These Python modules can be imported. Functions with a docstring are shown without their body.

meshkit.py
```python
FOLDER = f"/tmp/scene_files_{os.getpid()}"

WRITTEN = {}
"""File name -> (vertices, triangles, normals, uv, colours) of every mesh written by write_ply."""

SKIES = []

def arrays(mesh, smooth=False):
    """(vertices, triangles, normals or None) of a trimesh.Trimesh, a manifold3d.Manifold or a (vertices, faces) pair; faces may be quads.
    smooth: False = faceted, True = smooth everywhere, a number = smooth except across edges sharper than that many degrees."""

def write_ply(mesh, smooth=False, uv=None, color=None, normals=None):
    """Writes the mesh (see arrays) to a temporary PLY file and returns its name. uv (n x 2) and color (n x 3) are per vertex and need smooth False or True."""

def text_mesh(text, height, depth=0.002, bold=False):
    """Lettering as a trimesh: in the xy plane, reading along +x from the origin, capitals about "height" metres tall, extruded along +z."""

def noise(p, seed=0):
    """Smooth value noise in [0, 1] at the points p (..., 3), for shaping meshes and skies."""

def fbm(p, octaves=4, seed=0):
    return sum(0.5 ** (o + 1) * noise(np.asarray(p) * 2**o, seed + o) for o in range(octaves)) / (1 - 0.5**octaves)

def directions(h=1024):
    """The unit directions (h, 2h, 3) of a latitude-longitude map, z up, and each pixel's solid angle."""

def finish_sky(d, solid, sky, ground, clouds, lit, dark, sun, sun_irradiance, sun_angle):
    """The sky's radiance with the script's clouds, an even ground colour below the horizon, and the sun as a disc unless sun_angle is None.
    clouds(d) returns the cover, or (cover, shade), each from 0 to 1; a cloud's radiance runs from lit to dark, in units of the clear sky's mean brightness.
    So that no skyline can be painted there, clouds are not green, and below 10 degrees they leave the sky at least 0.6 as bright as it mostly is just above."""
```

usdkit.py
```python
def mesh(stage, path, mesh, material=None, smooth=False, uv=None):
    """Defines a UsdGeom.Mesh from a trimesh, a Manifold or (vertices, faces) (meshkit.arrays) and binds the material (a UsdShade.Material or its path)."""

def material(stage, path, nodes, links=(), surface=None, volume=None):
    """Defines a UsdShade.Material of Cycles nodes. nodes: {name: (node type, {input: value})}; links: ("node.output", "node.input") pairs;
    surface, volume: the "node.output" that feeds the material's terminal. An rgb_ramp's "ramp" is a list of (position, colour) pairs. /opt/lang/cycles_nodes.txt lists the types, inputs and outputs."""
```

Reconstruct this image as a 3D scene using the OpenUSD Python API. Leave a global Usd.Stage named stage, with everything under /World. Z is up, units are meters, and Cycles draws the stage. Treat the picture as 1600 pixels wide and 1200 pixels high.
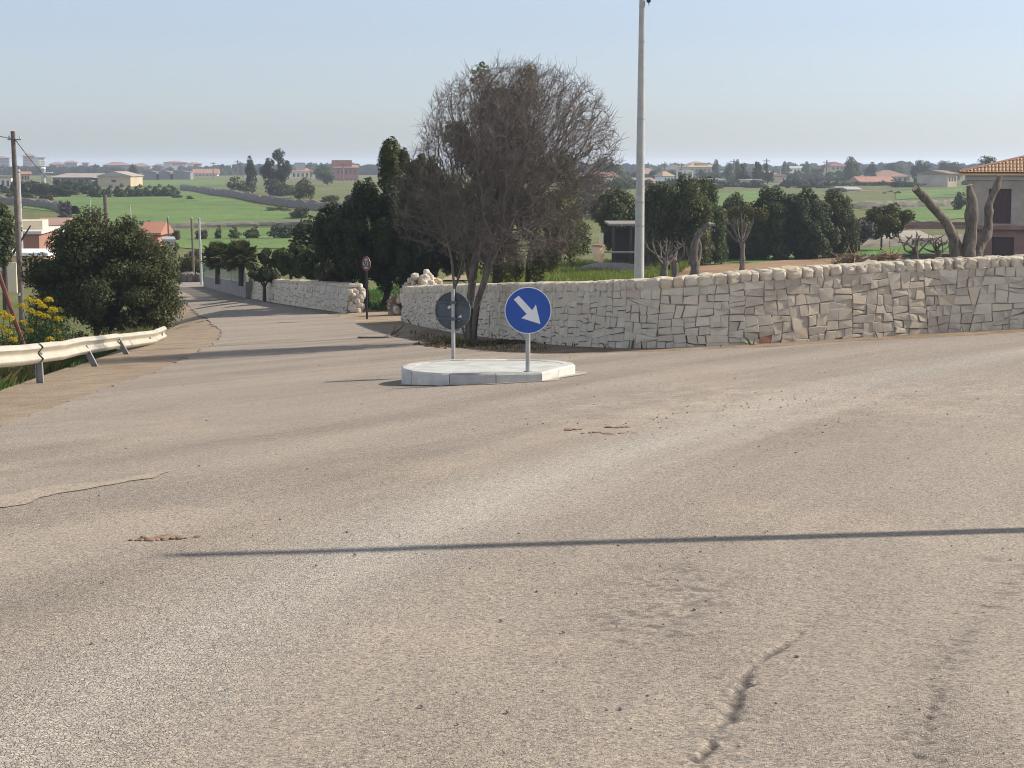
import math
import numpy as np, trimesh, shapely
from shapely import affinity
from shapely.geometry import Polygon, LineString
from scipy.spatial import Delaunay, cKDTree
from scipy.interpolate import PchipInterpolator
from pxr import Usd, UsdGeom, UsdLux, UsdShade, Gf, Sdf, Vt
import usdkit, meshkit

stage = Usd.Stage.CreateInMemory()
UsdGeom.SetStageUpAxis(stage, 'Z'); UsdGeom.SetStageMetersPerUnit(stage, 1.0)
UsdGeom.Xform.Define(stage, '/World'); UsdGeom.Scope.Define(stage, '/World/Looks')

# ------------------------------------------------------------------ camera, sky, sun, exposure
F, HOR, EYE = 2900.0, 258.0, 1.92
PITCH = math.atan((600 - HOR) / F)
cam = UsdGeom.Camera.Define(stage, '/World/camera')
cam.CreateHorizontalApertureAttr(36.0); cam.CreateVerticalApertureAttr(27.0)
cam.CreateFocalLengthAttr(36.0 * F / 1600); cam.CreateClippingRangeAttr(Gf.Vec2f(0.05, 20000))
cam.CreateExposureAttr(0.75)
cx = UsdGeom.Xformable(cam); cx.AddTranslateOp().Set(Gf.Vec3d(0, 0, EYE)); cx.AddRotateXOp().Set(90 - math.degrees(PITCH))

SUN_EL, SUN_AZ = math.radians(35), math.radians(90 - 13)          # azimuth measured from +y towards +x
sun_dir = np.array([math.sin(SUN_AZ) * math.cos(SUN_EL), math.cos(SUN_AZ) * math.cos(SUN_EL), math.sin(SUN_EL)])
sky_mat = usdkit.material(stage, '/World/Looks/sky', {
    's': ('sky_texture', {'sky_type': 'single_scattering', 'sun_disc': False, 'sun_elevation': SUN_EL, 'sun_rotation': SUN_AZ, 'altitude': 100.0, 'air_density': 1.0, 'aerosol_density': 0.7, 'ozone_density': 2.0}),
    'h': ('hsv', {'saturation': 0.50}), 'tc': ('texture_coordinate', {}), 'sx': ('separate_xyz', {}),
    'r': ('rgb_ramp', {'ramp': [(0.0, (.71, .77, .875)), (.08, (.73, .785, .93)), (.45, (1., 1., 1.))]}),
    'm': ('mix_color', {'blend_type': 'multiply', 'fac': 1.0, 'use_clamp': False}),
    'b': ('background_shader', {'strength': 0.095})}, [('s.color', 'h.color'), ('tc.generated', 'sx.vector'), ('sx.z', 'r.fac'), ('h.color', 'm.a'), ('r.color', 'm.b'), ('m.result', 'b.color')], surface='b.background')
dome = UsdLux.DomeLight.Define(stage, '/World/sky'); dome.CreateIntensityAttr(1.0)
UsdShade.MaterialBindingAPI.Apply(dome.GetPrim()).Bind(sky_mat)
dome.GetPrim().SetCustomDataByKey('kind', 'structure')
sun = UsdLux.DistantLight.Define(stage, '/World/sun')
sun.CreateNormalizeAttr(True); sun.CreateIntensityAttr(1.05); sun.CreateAngleAttr(0.55); sun.CreateColorAttr(Gf.Vec3f(1.0, 0.93, 0.82))
_z = sun_dir; _x = np.cross([0, 0, 1], _z); _x /= np.linalg.norm(_x); _y = np.cross(_z, _x)
UsdGeom.Xformable(sun).AddTransformOp().Set(Gf.Matrix4d(*[*_x, 0, *_y, 0, *_z, 0, 0, 0, 0, 1]))

# ------------------------------------------------------------------ terrain
_prof = PchipInterpolator([-400, -50, 0, 10, 24, 31, 60, 80, 110, 170, 260, 380, 550, 900, 1400, 2500, 4600],
                          [8, 2.1, 0, -0.37, -0.905, -1.24, -2.5, -3.05, -3.6, -3.88, -3.0, -2.72, -2.65, -2.5, -2.4, -3.2, -8])
_cs = PchipInterpolator([-400, 11, 24, 35, 60, 100, 300, 4600], [-.012, -.010, .040, .046, .03, .015, .004, .001])
RAIL = np.array([[-5.4, 8.0], [-6.3, 18.0], [-7.15, 28.0], [-7.62, 33.0], [-7.95, 37.0], [-8.3, 41.0], [-8.42, 44.0], [-8.5, 46.0]])
def G(x, y):
    x, y = np.broadcast_arrays(np.asarray(x, float), np.asarray(y, float))
    z = _prof(y) + _cs(y) * 40 * np.tanh(x / 40)
    a = np.clip((y - 75) / 180, 0, 1)
    z = z + a * 1.3 * (meshkit.fbm(np.stack([x / 90, y / 120, 0 * x], -1), 3, 5) - .5)
    xr = np.interp(y, RAIL[:, 1], RAIL[:, 0]) - .45
    d = np.clip((xr - x) / 2.5, 0, 1) * np.clip((y - 6) / 6, 0, 1) * np.clip((75 - y) / 25, 0, 1)
    return z - .7 * d * d * (3 - 2 * d)
_c, _s = math.cos(PITCH), math.sin(PITCH)
def ray(px, py):
    a, b = (np.asarray(px, float) - 800) / F, (600 - np.asarray(py, float)) / F
    return np.stack([a, _c + b * _s, -_s + b * _c], -1)              # right, forward, up
def at(px, py, Y):
    r = ray(px, py); return np.array([r[0], r[1], r[2]]) * (Y / r[1]) + [0, 0, EYE]
def on(px, py, lo=3.0, hi=3500.0):
    """Where a line of sight meets the terrain."""
    r = ray(px, py); t = np.geomspace(lo, hi, 1500)
    p = r[None] * t[:, None] + [0, 0, EYE]; below = p[:, 2] < G(p[:, 0], p[:, 1])
    k = int(np.argmax(below)) if below.any() else len(t) - 1
    return p[k]
def X(px, Y): return (px - 800) / F * Y * _c
def ppm(Y): return F / Y

# ------------------------------------------------------------------ scene helpers
used = {}
def numbered(parent, name):
    n = used.get((parent, name), 0); used[(parent, name)] = n + 1
    return f'{parent}/{name}' if n == 0 else f'{parent}/{name}_{n:03d}'
def tag(prim, label=None, cat=None, group=None, kind=None):
    for k, v in (('label', label), ('category', cat), ('group', group), ('kind', kind)):
        if v: prim.SetCustomDataByKey(k, v)
    return prim
def thing(name, label, cat, loc=(0, 0, 0), rz=0.0, scale=(1, 1, 1), group=None):
    x = UsdGeom.Xform.Define(stage, numbered('/World', name))
    set_xf(x, loc, rz, scale)
    return tag(x.GetPrim(), label, cat, group)
def set_xf(x, loc, rz, scale):
    c, s = math.cos(rz), math.sin(rz); sx, sy, sz = scale
    m = Gf.Matrix4d(c * sx, s * sx, 0, 0, -s * sy, c * sy, 0, 0, 0, 0, sz, 0, float(loc[0]), float(loc[1]), float(loc[2]), 1)
    x.AddTransformOp().Set(m)
def copy_of(root, label, loc, rz=0.0, scale=(1, 1, 1), group=None, cat=None):
    base = root.GetName()
    while base[-4:-3] == '_' and base[-3:].isdigit(): base = base[:-4]
    x = UsdGeom.Xform.Define(stage, numbered('/World', base))
    x.GetPrim().GetReferences().AddInternalReference(root.GetPath()); x.GetPrim().SetInstanceable(True)
    x.ClearXformOpOrder(); set_xf(x, loc, rz, scale)
    return tag(x.GetPrim(), label, cat or root.GetCustomDataByKey('category'), group or root.GetCustomDataByKey('group'))
def part(name, mesh, mat, parent=None, smooth=False, label=None, kind=None):
    base = '/World' if parent is None else str(parent.GetPath())
    p = usdkit.mesh(stage, numbered(base, name), mesh, mat, smooth=smooth).GetPrim()
    return tag(p, label, kind=kind)

class MB:
    def __init__(s): s.v, s.f, s.n = [], [], 0
    def add(s, v, f):
        f = np.asarray(f)
        if f.shape[1] == 4: f = np.vstack([f[:, [0, 1, 2]], f[:, [0, 2, 3]]])
        s.v.append(np.asarray(v, float)); s.f.append(f + s.n); s.n += len(v); return s
    def mesh(s, m, T=None):
        v = m.vertices if T is None else trimesh.transform_points(m.vertices, T)
        return s.add(v, m.faces)
    def box(s, lo, hi, rz=0.0, c=None):
        m = trimesh.creation.box(np.subtract(hi, lo)); v = m.vertices + np.add(lo, hi) / 2
        if rz: v = rot(v, rz, c)
        return s.add(v, m.faces)
    def tube(s, pts, rad, sides=8, cap=True, noise=0.0, seed=0):
        return s.add(*tube(pts, rad, sides, cap, noise, seed))
    def out(s): return (np.vstack(s.v), np.vstack(s.f))
def rot(v, a, c=None):
    c = np.zeros(3) if c is None else np.asarray(c, float); v = np.asarray(v, float) - c
    ca, sa = math.cos(a), math.sin(a)
    return np.stack([v[:, 0] * ca - v[:, 1] * sa, v[:, 0] * sa + v[:, 1] * ca, v[:, 2]], 1) + c
def tube(pts, rad, sides=8, cap=True, noise=0.0, seed=0):
    pts = np.asarray(pts, float); rad = np.broadcast_to(np.asarray(rad, float), len(pts))
    t = np.gradient(pts, axis=0); t /= np.maximum(np.linalg.norm(t, axis=1, keepdims=True), 1e-9)
    u = np.cross(t, np.array([0.02, 1, 0.03]) if abs(t[:, 2]).mean() > .6 else np.array([0, 0, 1.0])); u /= np.maximum(np.linalg.norm(u, axis=1, keepdims=True), 1e-9)
    w = np.cross(t, u); a = np.arange(sides) / sides * 2 * np.pi
    r = rad[:, None, None] * np.ones((1, sides, 1))
    v = pts[:, None] + r * (np.cos(a)[None, :, None] * u[:, None] + np.sin(a)[None, :, None] * w[:, None])
    if noise:
        k = meshkit.fbm(v * 2.2 / max(rad.mean() * 6, .05), 3, seed) - .5
        v = v + (v - pts[:, None]) * (noise * 2 * k)[..., None]
    v = v.reshape(-1, 3); i = np.arange(len(pts) - 1)[:, None] * sides; j = np.arange(sides)[None]; j2 = (j + 1) % sides
    q = np.stack([i + j, i + j2, i + sides + j2, i + sides + j], -1).reshape(-1, 4); f = np.vstack([q[:, [0, 1, 2]], q[:, [0, 2, 3]]])
    if cap:
        n = len(v); v = np.vstack([v, pts[0], pts[-1]]); j = np.arange(sides); j2 = (j + 1) % sides; e = (len(pts) - 1) * sides
        f = np.vstack([f, np.stack([np.full(sides, n), j2, j], 1), np.stack([np.full(sides, n + 1), e + j, e + j2], 1)])
    return v, f
def smooth_line(pts, n):
    pts = np.asarray(pts, float); d = np.r_[0, np.cumsum(np.linalg.norm(np.diff(pts[:, :3], axis=0), axis=1))]
    return PchipInterpolator(d, pts)(np.linspace(0, d[-1], n))
def sheet(poly, zoff, spacing, lines=None, disp=None, rng=np.random.default_rng(3)):
    poly = poly if isinstance(poly, Polygon) else Polygon(poly)
    poly = poly.buffer(0)
    if poly.geom_type != 'Polygon': poly = max(poly.geoms, key=lambda g: g.area)
    b = np.array(poly.exterior.segmentize(spacing).coords)[:-1]
    if lines is None:
        x0, y0, x1, y1 = poly.bounds; gx, gy = np.meshgrid(np.arange(x0, x1, spacing), np.arange(y0, y1, spacing))
        g = np.stack([gx.ravel(), gy.ravel()], 1) + rng.uniform(-.2, .2, (gx.size, 2)) * spacing
    else:
        gx, gy = np.meshgrid(*lines); g = np.stack([gx.ravel(), gy.ravel()], 1)
    shapely.prepare(poly); inner = poly.buffer(-spacing * .35)
    g = g[shapely.contains_xy(inner, g[:, 0], g[:, 1])]
    p = np.vstack([b, g]); tri = Delaunay(p).simplices; c = p[tri].mean(1)
    tri = tri[shapely.contains_xy(poly, c[:, 0], c[:, 1])]
    e1, e2 = p[tri[:, 1]] - p[tri[:, 0]], p[tri[:, 2]] - p[tri[:, 0]]; cr = e1[:, 0] * e2[:, 1] - e1[:, 1] * e2[:, 0]
    tri = np.where(cr[:, None] < 0, tri[:, [0, 2, 1]], tri)[abs(cr) > 1e-9]
    z = G(p[:, 0], p[:, 1]) + zoff
    if disp is not None: z = z + disp(p[:, 0], p[:, 1])
    return np.column_stack([p, z]), tri
def shape_of(p): g = Polygon(p).buffer(0); return g if g.geom_type == 'Polygon' else max(g.geoms, key=lambda q: q.area)
def pixpoly(pts): return [tuple(on(*p)[:2]) for p in pts]

# ------------------------------------------------------------------ materials
def mat(name, nodes, links, surface='p.BSDF', volume=None):
    return usdkit.material(stage, '/World/Looks/' + name, nodes, links, surface=surface, volume=volume)
def plain(name, col, rough=.6, metal=0.0, var=.25, scale=3.0, bump=0.0, bscale=40.0, spec=.3, col2=None):
    """Colour that drifts by noise between col*(1-var) and col*(1+var) (or to col2)."""
    c = np.array(col, float); a, b = c * (1 - var), c * (1 + var) if col2 is None else np.array(col2)
    n = {'g': ('geometry', {}), 'n': ('noise_texture', {'scale': scale, 'detail': 5.0, 'roughness': .65}),
         'r': ('rgb_ramp', {'ramp': [(.3, a), (.7, b)]}), 'p': ('principled_bsdf', {'roughness': rough, 'metallic': metal, 'specular_ior_level': spec})}
    l = [('g.position', 'n.vector'), ('n.fac', 'r.fac'), ('r.color', 'p.base_color')]
    if bump:
        n['n2'] = ('noise_texture', {'scale': bscale, 'detail': 4.0}); n['b'] = ('bump', {'strength': bump, 'distance': .02})
        l += [('g.position', 'n2.vector'), ('n2.fac', 'b.height'), ('b.normal', 'p.normal')]
    return mat(name, n, l)
def leafmat(name, dark, light, trans=.25, pscale=1.2):
    n = {'g': ('geometry', {}), 'n': ('noise_texture', {'scale': pscale * 1.6, 'detail': 4.0}),
         'm': ('mix_float', {'fac': .5}), 'r': ('rgb_ramp', {'ramp': [(.2, dark), (.8, light)]}),
         'p': ('principled_bsdf', {'roughness': .62, 'specular_ior_level': .25}), 't': ('translucent_bsdf', {}), 'x': ('mix_closure', {'fac': trans})}
    return mat(name, n, [('g.position', 'n.vector'), ('n.fac', 'm.a'), ('g.random_per_island', 'm.b'), ('m.result', 'r.fac'), ('r.color', 'p.base_color'),
                         ('r.color', 't.color'), ('p.BSDF', 'x.closure1'), ('t.BSDF', 'x.closure2')], surface='x.closure')

def asphalt(name, tint=(1, 1, 1), coarse=1.0):
    t = np.array(tint)
    n = {'g': ('geometry', {}),
         # fine stones
         'v': ('voronoi_texture', {'scale': 85.0, 'feature': 'f1'}), 'vd': ('voronoi_texture', {'scale': 85.0, 'feature': 'distance_to_edge'}),
         'n1': ('noise_texture', {'scale': 45.0, 'detail': 4.0, 'roughness': .7}),
         # broad drift: along the direction of travel
         'sx': ('separate_xyz', {}), 't': ('math', {'math_type': 'subtract', 'value2': 7.0}), 't2': ('math', {'math_type': 'multiply_add', 'value2': .017, 'value3': .15}), 't3': ('math', {'math_type': 'multiply'}), 'u': ('math', {'math_type': 'subtract'}),
         'v8': ('math', {'math_type': 'multiply', 'value2': .16}), 'mp': ('combine_xyz', {}), 'n2': ('noise_texture', {'scale': .85, 'detail': 7.0, 'roughness': .66, 'distortion': .5}),
         'n3': ('noise_texture', {'scale': .45, 'detail': 6.0, 'roughness': .6, 'distortion': .4}), 'pt': ('mapping', {'mapping_type': 'texture', 'location': DUST[0], 'scale': (4.2, 3.6, 1.0)}), 'pl': ('vector_math', {'math_type': 'length'}), 'pn': ('noise_texture', {'scale': 2.6, 'detail': 6.0, 'roughness': .7}), 'pa': ('math', {'math_type': 'multiply_add', 'value2': 1.6, 'value3': 0.0}), 'pr': ('rgb_ramp', {'ramp': [(.55, (.75,) * 3), (.95, (0, 0, 0))]}), 'pz': ('math', {'math_type': 'multiply', 'value2': .75}), 'ps': ('math', {'math_type': 'multiply', 'value2': .62}), 'pb': ('math', {'math_type': 'multiply', 'value2': 4.6}), 'mb': ('mix_color', {'b': np.array((.45, .41, .36)) * t}), 'mo': ('mix_color', {'b': np.array((.50, .425, .345)) * t}),
         'big': ('rgb_ramp', {'ramp': [(.25, np.array((.252, .216, .180)) * t), (.5, np.array((.300, .256, .212)) * t), (.78, np.array((.350, .297, .244)) * t)]}),
         'dust': ('rgb_ramp', {'ramp': [(.52, (0, 0, 0)), (.75, (.55, .55, .55))]}),
         'md': ('mix_color', {'b': np.array((.40, .325, .25)) * t}),
         'stone': ('rgb_ramp', {'ramp': [(.0, (.45, .45, .48)), (.3, (.84, .83, .82)), (.6, (1.05, 1.03, 1.0)), (.85, (1.22, 1.18, 1.10)), (1., (1.6, 1.5, 1.36))]}),
         'sep': ('separate_color', {}), 'mul': ('mix_color', {'blend_type': 'multiply', 'fac': .9, 'use_clamp': False}),
         # exposed coarse bands with dark gaps
         'c': ('noise_texture', {'scale': .7, 'detail': 5.0, 'distortion': .6}), 'bd': ('math', {'math_type': 'add', 'value2': 1.75}), 'ba': ('math', {'math_type': 'absolute'}), 'bm': ('map_range', {'from_min': 0.0, 'from_max': .9, 'to_min': .16, 'to_max': 0.0, 'clamp': True}), 'cs': ('math', {'math_type': 'add'}),
         'cr': ('rgb_ramp', {'ramp': [(.45, (.22,) * 3), (.70, (coarse * .68,) * 3)]}),
         'gap': ('rgb_ramp', {'ramp': [(.0, (1, 1, 1)), (.14, (0, 0, 0))]}), 'v2': ('voronoi_texture', {'scale': 62.0, 'feature': 'distance_to_edge'}),
         'gm': ('math', {'math_type': 'multiply'}), 'mg': ('mix_color', {'b': (.062, .055, .05)}), 'at': ('attribute', {'attribute': 'wear_shade'}), 'wm': ('math', {'math_type': 'multiply', 'value2': .85}), 'mw': ('mix_color', {'b': (.070, .058, .052)}),
         'hs': ('math', {'math_type': 'multiply_add', 'value2': 1.0}), 'hm': ('math', {'math_type': 'multiply_add', 'value2': -1.2, 'value3': 0.0}),
         'b': ('bump', {'strength': .75, 'distance': .006}), 'p': ('principled_bsdf', {'roughness': .85, 'specular_ior_level': .25})}
    l = [('g.position', 'v.vector'), ('g.position', 'vd.vector'), ('g.position', 'n1.vector'), ('g.position', 'sx.vector'), ('sx.y', 't.value1'), ('t.value', 't2.value1'), ('t2.value', 't3.value1'), ('t.value', 't3.value2'), ('sx.x', 'u.value1'), ('t3.value', 'u.value2'), ('sx.y', 'v8.value1'), ('u.value', 'mp.x'), ('v8.value', 'mp.y'), ('mp.vector', 'n2.vector'), ('g.position', 'n3.vector'),
         ('n2.fac', 'big.fac'), ('n3.fac', 'dust.fac'), ('big.color', 'md.a'), ('dust.color', 'md.fac'),
         ('v.color', 'sep.color'), ('sep.r', 'stone.fac'), ('g.position', 'pt.vector'), ('pt.vector', 'pl.vector1'), ('g.position', 'pn.vector'), ('pn.fac', 'pa.value1'), ('pl.value', 'pz.value1'), ('pz.value', 'pa.value3'), ('pa.value', 'ps.value1'), ('ps.value', 'pr.fac'), ('bm.result', 'pb.value1'), ('pb.value', 'mb.fac'), ('md.result', 'mb.a'), ('mb.result', 'mo.a'), ('pr.color', 'mo.fac'), ('mo.result', 'mul.a'), ('stone.color', 'mul.b'),
         ('mp.vector', 'c.vector'), ('u.value', 'bd.value1'), ('bd.value', 'ba.value1'), ('ba.value', 'bm.value'), ('bm.result', 'cs.value1'), ('c.fac', 'cs.value2'), ('cs.value', 'cr.fac'), ('g.position', 'v2.vector'), ('v2.distance', 'gap.fac'),
         ('gap.color', 'gm.value1'), ('cr.color', 'gm.value2'), ('mul.result', 'mg.a'), ('gm.value', 'mg.fac'),
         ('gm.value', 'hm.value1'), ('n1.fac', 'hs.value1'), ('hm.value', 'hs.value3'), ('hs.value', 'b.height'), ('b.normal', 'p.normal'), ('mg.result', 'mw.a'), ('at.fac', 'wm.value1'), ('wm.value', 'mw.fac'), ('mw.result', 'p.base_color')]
    return mat(name, n, l)
def soil(name, a, b, scale=2.0, fine=30.0, bump=.6):
    n = {'g': ('geometry', {}), 'n': ('noise_texture', {'scale': scale, 'detail': 6.0, 'roughness': .7}), 'r': ('rgb_ramp', {'ramp': [(.32, a), (.68, b)]}),
         'n2': ('noise_texture', {'scale': fine, 'detail': 5.0, 'roughness': .75}), 'r2': ('rgb_ramp', {'ramp': [(.3, (.6, .6, .6)), (.7, (1.3, 1.3, 1.3))]}),
         'm': ('mix_color', {'blend_type': 'multiply', 'fac': .8, 'use_clamp': False}), 'b': ('bump', {'strength': bump, 'distance': .03}), 'p': ('principled_bsdf', {'roughness': .9, 'specular_ior_level': .15})}
    return mat(name, n, [('g.position', 'n.vector'), ('n.fac', 'r.fac'), ('g.position', 'n2.vector'), ('n2.fac', 'r2.fac'), ('r.color', 'm.a'), ('r2.color', 'm.b'),
                         ('n2.fac', 'b.height'), ('b.normal', 'p.normal'), ('m.result', 'p.base_color')])
M = {}
DUST = [tuple(on(1170, 632)[:2]) + (0,)]
M['asphalt'] = asphalt('asphalt')
M['patch'] = asphalt('pale_asphalt', (1.14, 1.12, 1.07), .5)
M['verge'] = soil('verge_earth', (.22, .165, .115), (.34, .265, .19), 1.4, 26.0)
M['dust'] = soil('dust', (.24, .175, .115), (.38, .29, .20), .8, 20.0)
M['pale_dust'] = soil('pale_dust', (.33, .285, .235), (.46, .40, .33), 2.2, 30.0)
M['litter'] = soil('leaf_litter', (.15, .105, .07), (.32, .24, .165), 1.8, 18.0)
M['grassland'] = soil('grassland', (.075, .10, .03), (.17, .16, .06), .09, 1.6, .4)
M['green_field'] = soil('green_field', (.080, .136, .038), (.15, .215, .06), .14, 2.4, .4)
M['meadow'] = soil('meadow', (.13, .17, .03), (.24, .23, .045), .5, 6.0, .4)
M['lawn'] = soil('lawn', (.075, .15, .03), (.11, .21, .045), .7, 8.0, .5)
M['red_soil'] = soil('red_soil', (.21, .13, .075), (.33, .22, .135), .4, 5.0, .4)
def stonemat(name, col, bump=.7):
    c = np.array(col)
    n = {'g': ('geometry', {}), 'n': ('noise_texture', {'scale': 7.0, 'detail': 6.0, 'roughness': .65}), 'r': ('rgb_ramp', {'ramp': [(.25, c * .86), (.5, c * 1.06), (.8, np.minimum(c * 1.18, .75))]}),
         'n2': ('noise_texture', {'scale': 38.0, 'detail': 5.0, 'roughness': .75}), 'b': ('bump', {'strength': bump, 'distance': .02}),
         'k': ('rgb_ramp', {'ramp': [(.0, (.82, .82, .82)), (1., (1.14, 1.12, 1.08))]}), 'm': ('mix_color', {'blend_type': 'multiply', 'fac': 1.0, 'use_clamp': False}),
         'p': ('principled_bsdf', {'roughness': .88, 'specular_ior_level': .2})}
    return mat(name, n, [('g.position', 'n.vector'), ('n.fac', 'r.fac'), ('g.position', 'n2.vector'), ('n2.fac', 'b.height'), ('b.normal', 'p.normal'),
                         ('g.random_per_island', 'k.fac'), ('r.color', 'm.a'), ('k.color', 'm.b'), ('m.result', 'p.base_color')])
M['limestone'] = [stonemat('limestone_%s' % n, c) for n, c in (('cream', (.60, .515, .395)), ('grey', (.56, .485, .385)), ('pale', (.64, .55, .43)), ('buff', (.60, .49, .36)), ('rose', (.54, .425, .33)), ('rust', (.36, .18, .12)))]
M['joint'] = soil('joint_earth', (.32, .26, .20), (.44, .36, .28), 6.0, 40.0)
M['chips'] = stonemat('gravel_chip', (.30, .26, .22))
M['field_stone'] = stonemat('field_stone', (.20, .175, .15))
M['rubble'] = [stonemat('rubble_white', (.62, .54, .44)), stonemat('rubble_buff', (.52, .38, .26)), stonemat('rubble_brown', (.30, .20, .14))]
M['kerb'] = plain('kerb_concrete', (.46, .44, .40), .8, var=.22, scale=4.0, bump=.35, bscale=60)
M['kerb_grey'] = plain('kerb_concrete_grey', (.35, .335, .315), .8, var=.18, scale=5.0, bump=.35, bscale=60)
M['slab'] = plain('slab_concrete', (.42, .42, .39), .85, var=.24, scale=3.0, bump=.4, bscale=50)
M['dull_block'] = plain('dull_block', (.22, .20, .18), .9, var=.2, scale=3.0, bump=.3)
M['concrete'] = plain('concrete', (.38, .37, .35), .8, var=.12, scale=6.0, bump=.2, bscale=50)
M['galv'] = plain('galvanised_steel', (.34, .33, .32), .5, .35, .15, 7.0)
M['rail'] = plain('weathered_rail', (.41, .375, .30), .5, .1, .14, 1.6, .15, 8.0, .4)
M['rail_post'] = plain('rail_post_steel', (.30, .30, .30), .5, .5, .25, 6.0)
M['rust'] = plain('rust', (.13, .05, .03), .85, 0, .4, 14.0)
M['blue'] = plain('sign_blue', (.012, .060, .27), .35, 0, .10, 4.0, spec=.4)
M['white'] = plain('sign_white', (.60, .60, .585), .4, 0, .05, 8.0)
M['dull_white'] = plain('dull_white', (.30, .29, .28), .5, var=.1)
M['rim'] = plain('sign_rim', (.60, .62, .66), .35, .2, .1, 6.0)
M['signback'] = plain('sign_back_grey', (.07, .08, .09), .5, .2, .3, 5.0)
M['sticker'] = plain('sticker', (.55, .58, .6), .5, 0, .2, 30.0)
M['red'] = plain('sign_red', (.18, .018, .015), .4, 0, .1, 6.0)
M['black'] = plain('black_paint', (.015, .015, .015), .4, 0, .2, 6.0)
M['wood'] = plain('pole_wood', (.145, .115, .095), .85, 0, .3, 6.0, .5, 40)
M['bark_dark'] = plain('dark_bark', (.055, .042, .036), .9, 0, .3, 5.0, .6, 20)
M['twig'] = plain('bare_twig', (.135, .108, .095), .85, 0, .25, 3.0)
M['cutwood'] = plain('cut_wood', (.42, .32, .22), .8, 0, .2, 12.0)
def barkmat(name, a, b):
    n = {'g': ('geometry', {}), 'mp': ('mapping', {'scale': (15, 15, 2.6)}), 'n': ('noise_texture', {'scale': 1.0, 'detail': 6.0, 'roughness': .7}), 'r': ('rgb_ramp', {'ramp': [(.3, a), (.72, b)]}), 'b': ('bump', {'strength': 1.0, 'distance': .05}), 'p': ('principled_bsdf', {'roughness': .92, 'specular_ior_level': .15})}
    return mat(name, n, [('g.position', 'mp.vector'), ('mp.vector', 'n.vector'), ('n.fac', 'r.fac'), ('n.fac', 'b.height'), ('b.normal', 'p.normal'), ('r.color', 'p.base_color')])
M['bark'] = barkmat('grey_bark', (.06, .046, .038), (.22, .178, .15))
M['pale_bark'] = barkmat('pale_bark', (.065, .050, .042), (.25, .205, .17))
M['brush'] = plain('dry_brush', (.27, .185, .12), .9, 0, .35, 3.0)
M['gravel'] = soil('gravel_heap', (.22, .19, .16), (.36, .31, .26), 3.0, 14.0)
M['olive'] = leafmat('olive_leaf', (0.06, 0.07, 0.022), (0.22, 0.215, 0.08), 0.3)
M['cypress'] = leafmat('cypress_leaf', (0.042, 0.06, 0.02), (0.145, 0.165, 0.06), 0.28)
M['pine'] = leafmat('pine_leaf', (0.074, 0.088, 0.03), (0.245, 0.24, 0.088), 0.32)
M['carob'] = leafmat('carob_leaf', (0.06, 0.08, 0.025), (0.225, 0.235, 0.078), 0.34)
M['euca'] = leafmat('euca_leaf', (0.035, 0.048, 0.025), (0.1, 0.12, 0.06), 0.25)
M['scrub'] = leafmat('scrub_leaf', (0.045, 0.055, 0.02), (0.13, 0.135, 0.055), 0.25)
M['dry_scrub'] = leafmat('dry_scrub_leaf', (.07, .045, .024), (.17, .12, .065), .2)
M['grey_scrub'] = leafmat('grey_scrub_leaf', (.055, .047, .040), (.12, .105, .085), .2)
M['cactus'] = leafmat('cactus_pad', (.035, .06, .022), (.13, .16, .07), .05)
M['palm'] = leafmat('palm_leaf', (0.06, 0.075, 0.02), (0.26, 0.23, 0.08), 0.3)
M['mustard'] = leafmat('mustard_leaf', (.07, .07, .012), (.22, .17, .03), .25)
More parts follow.
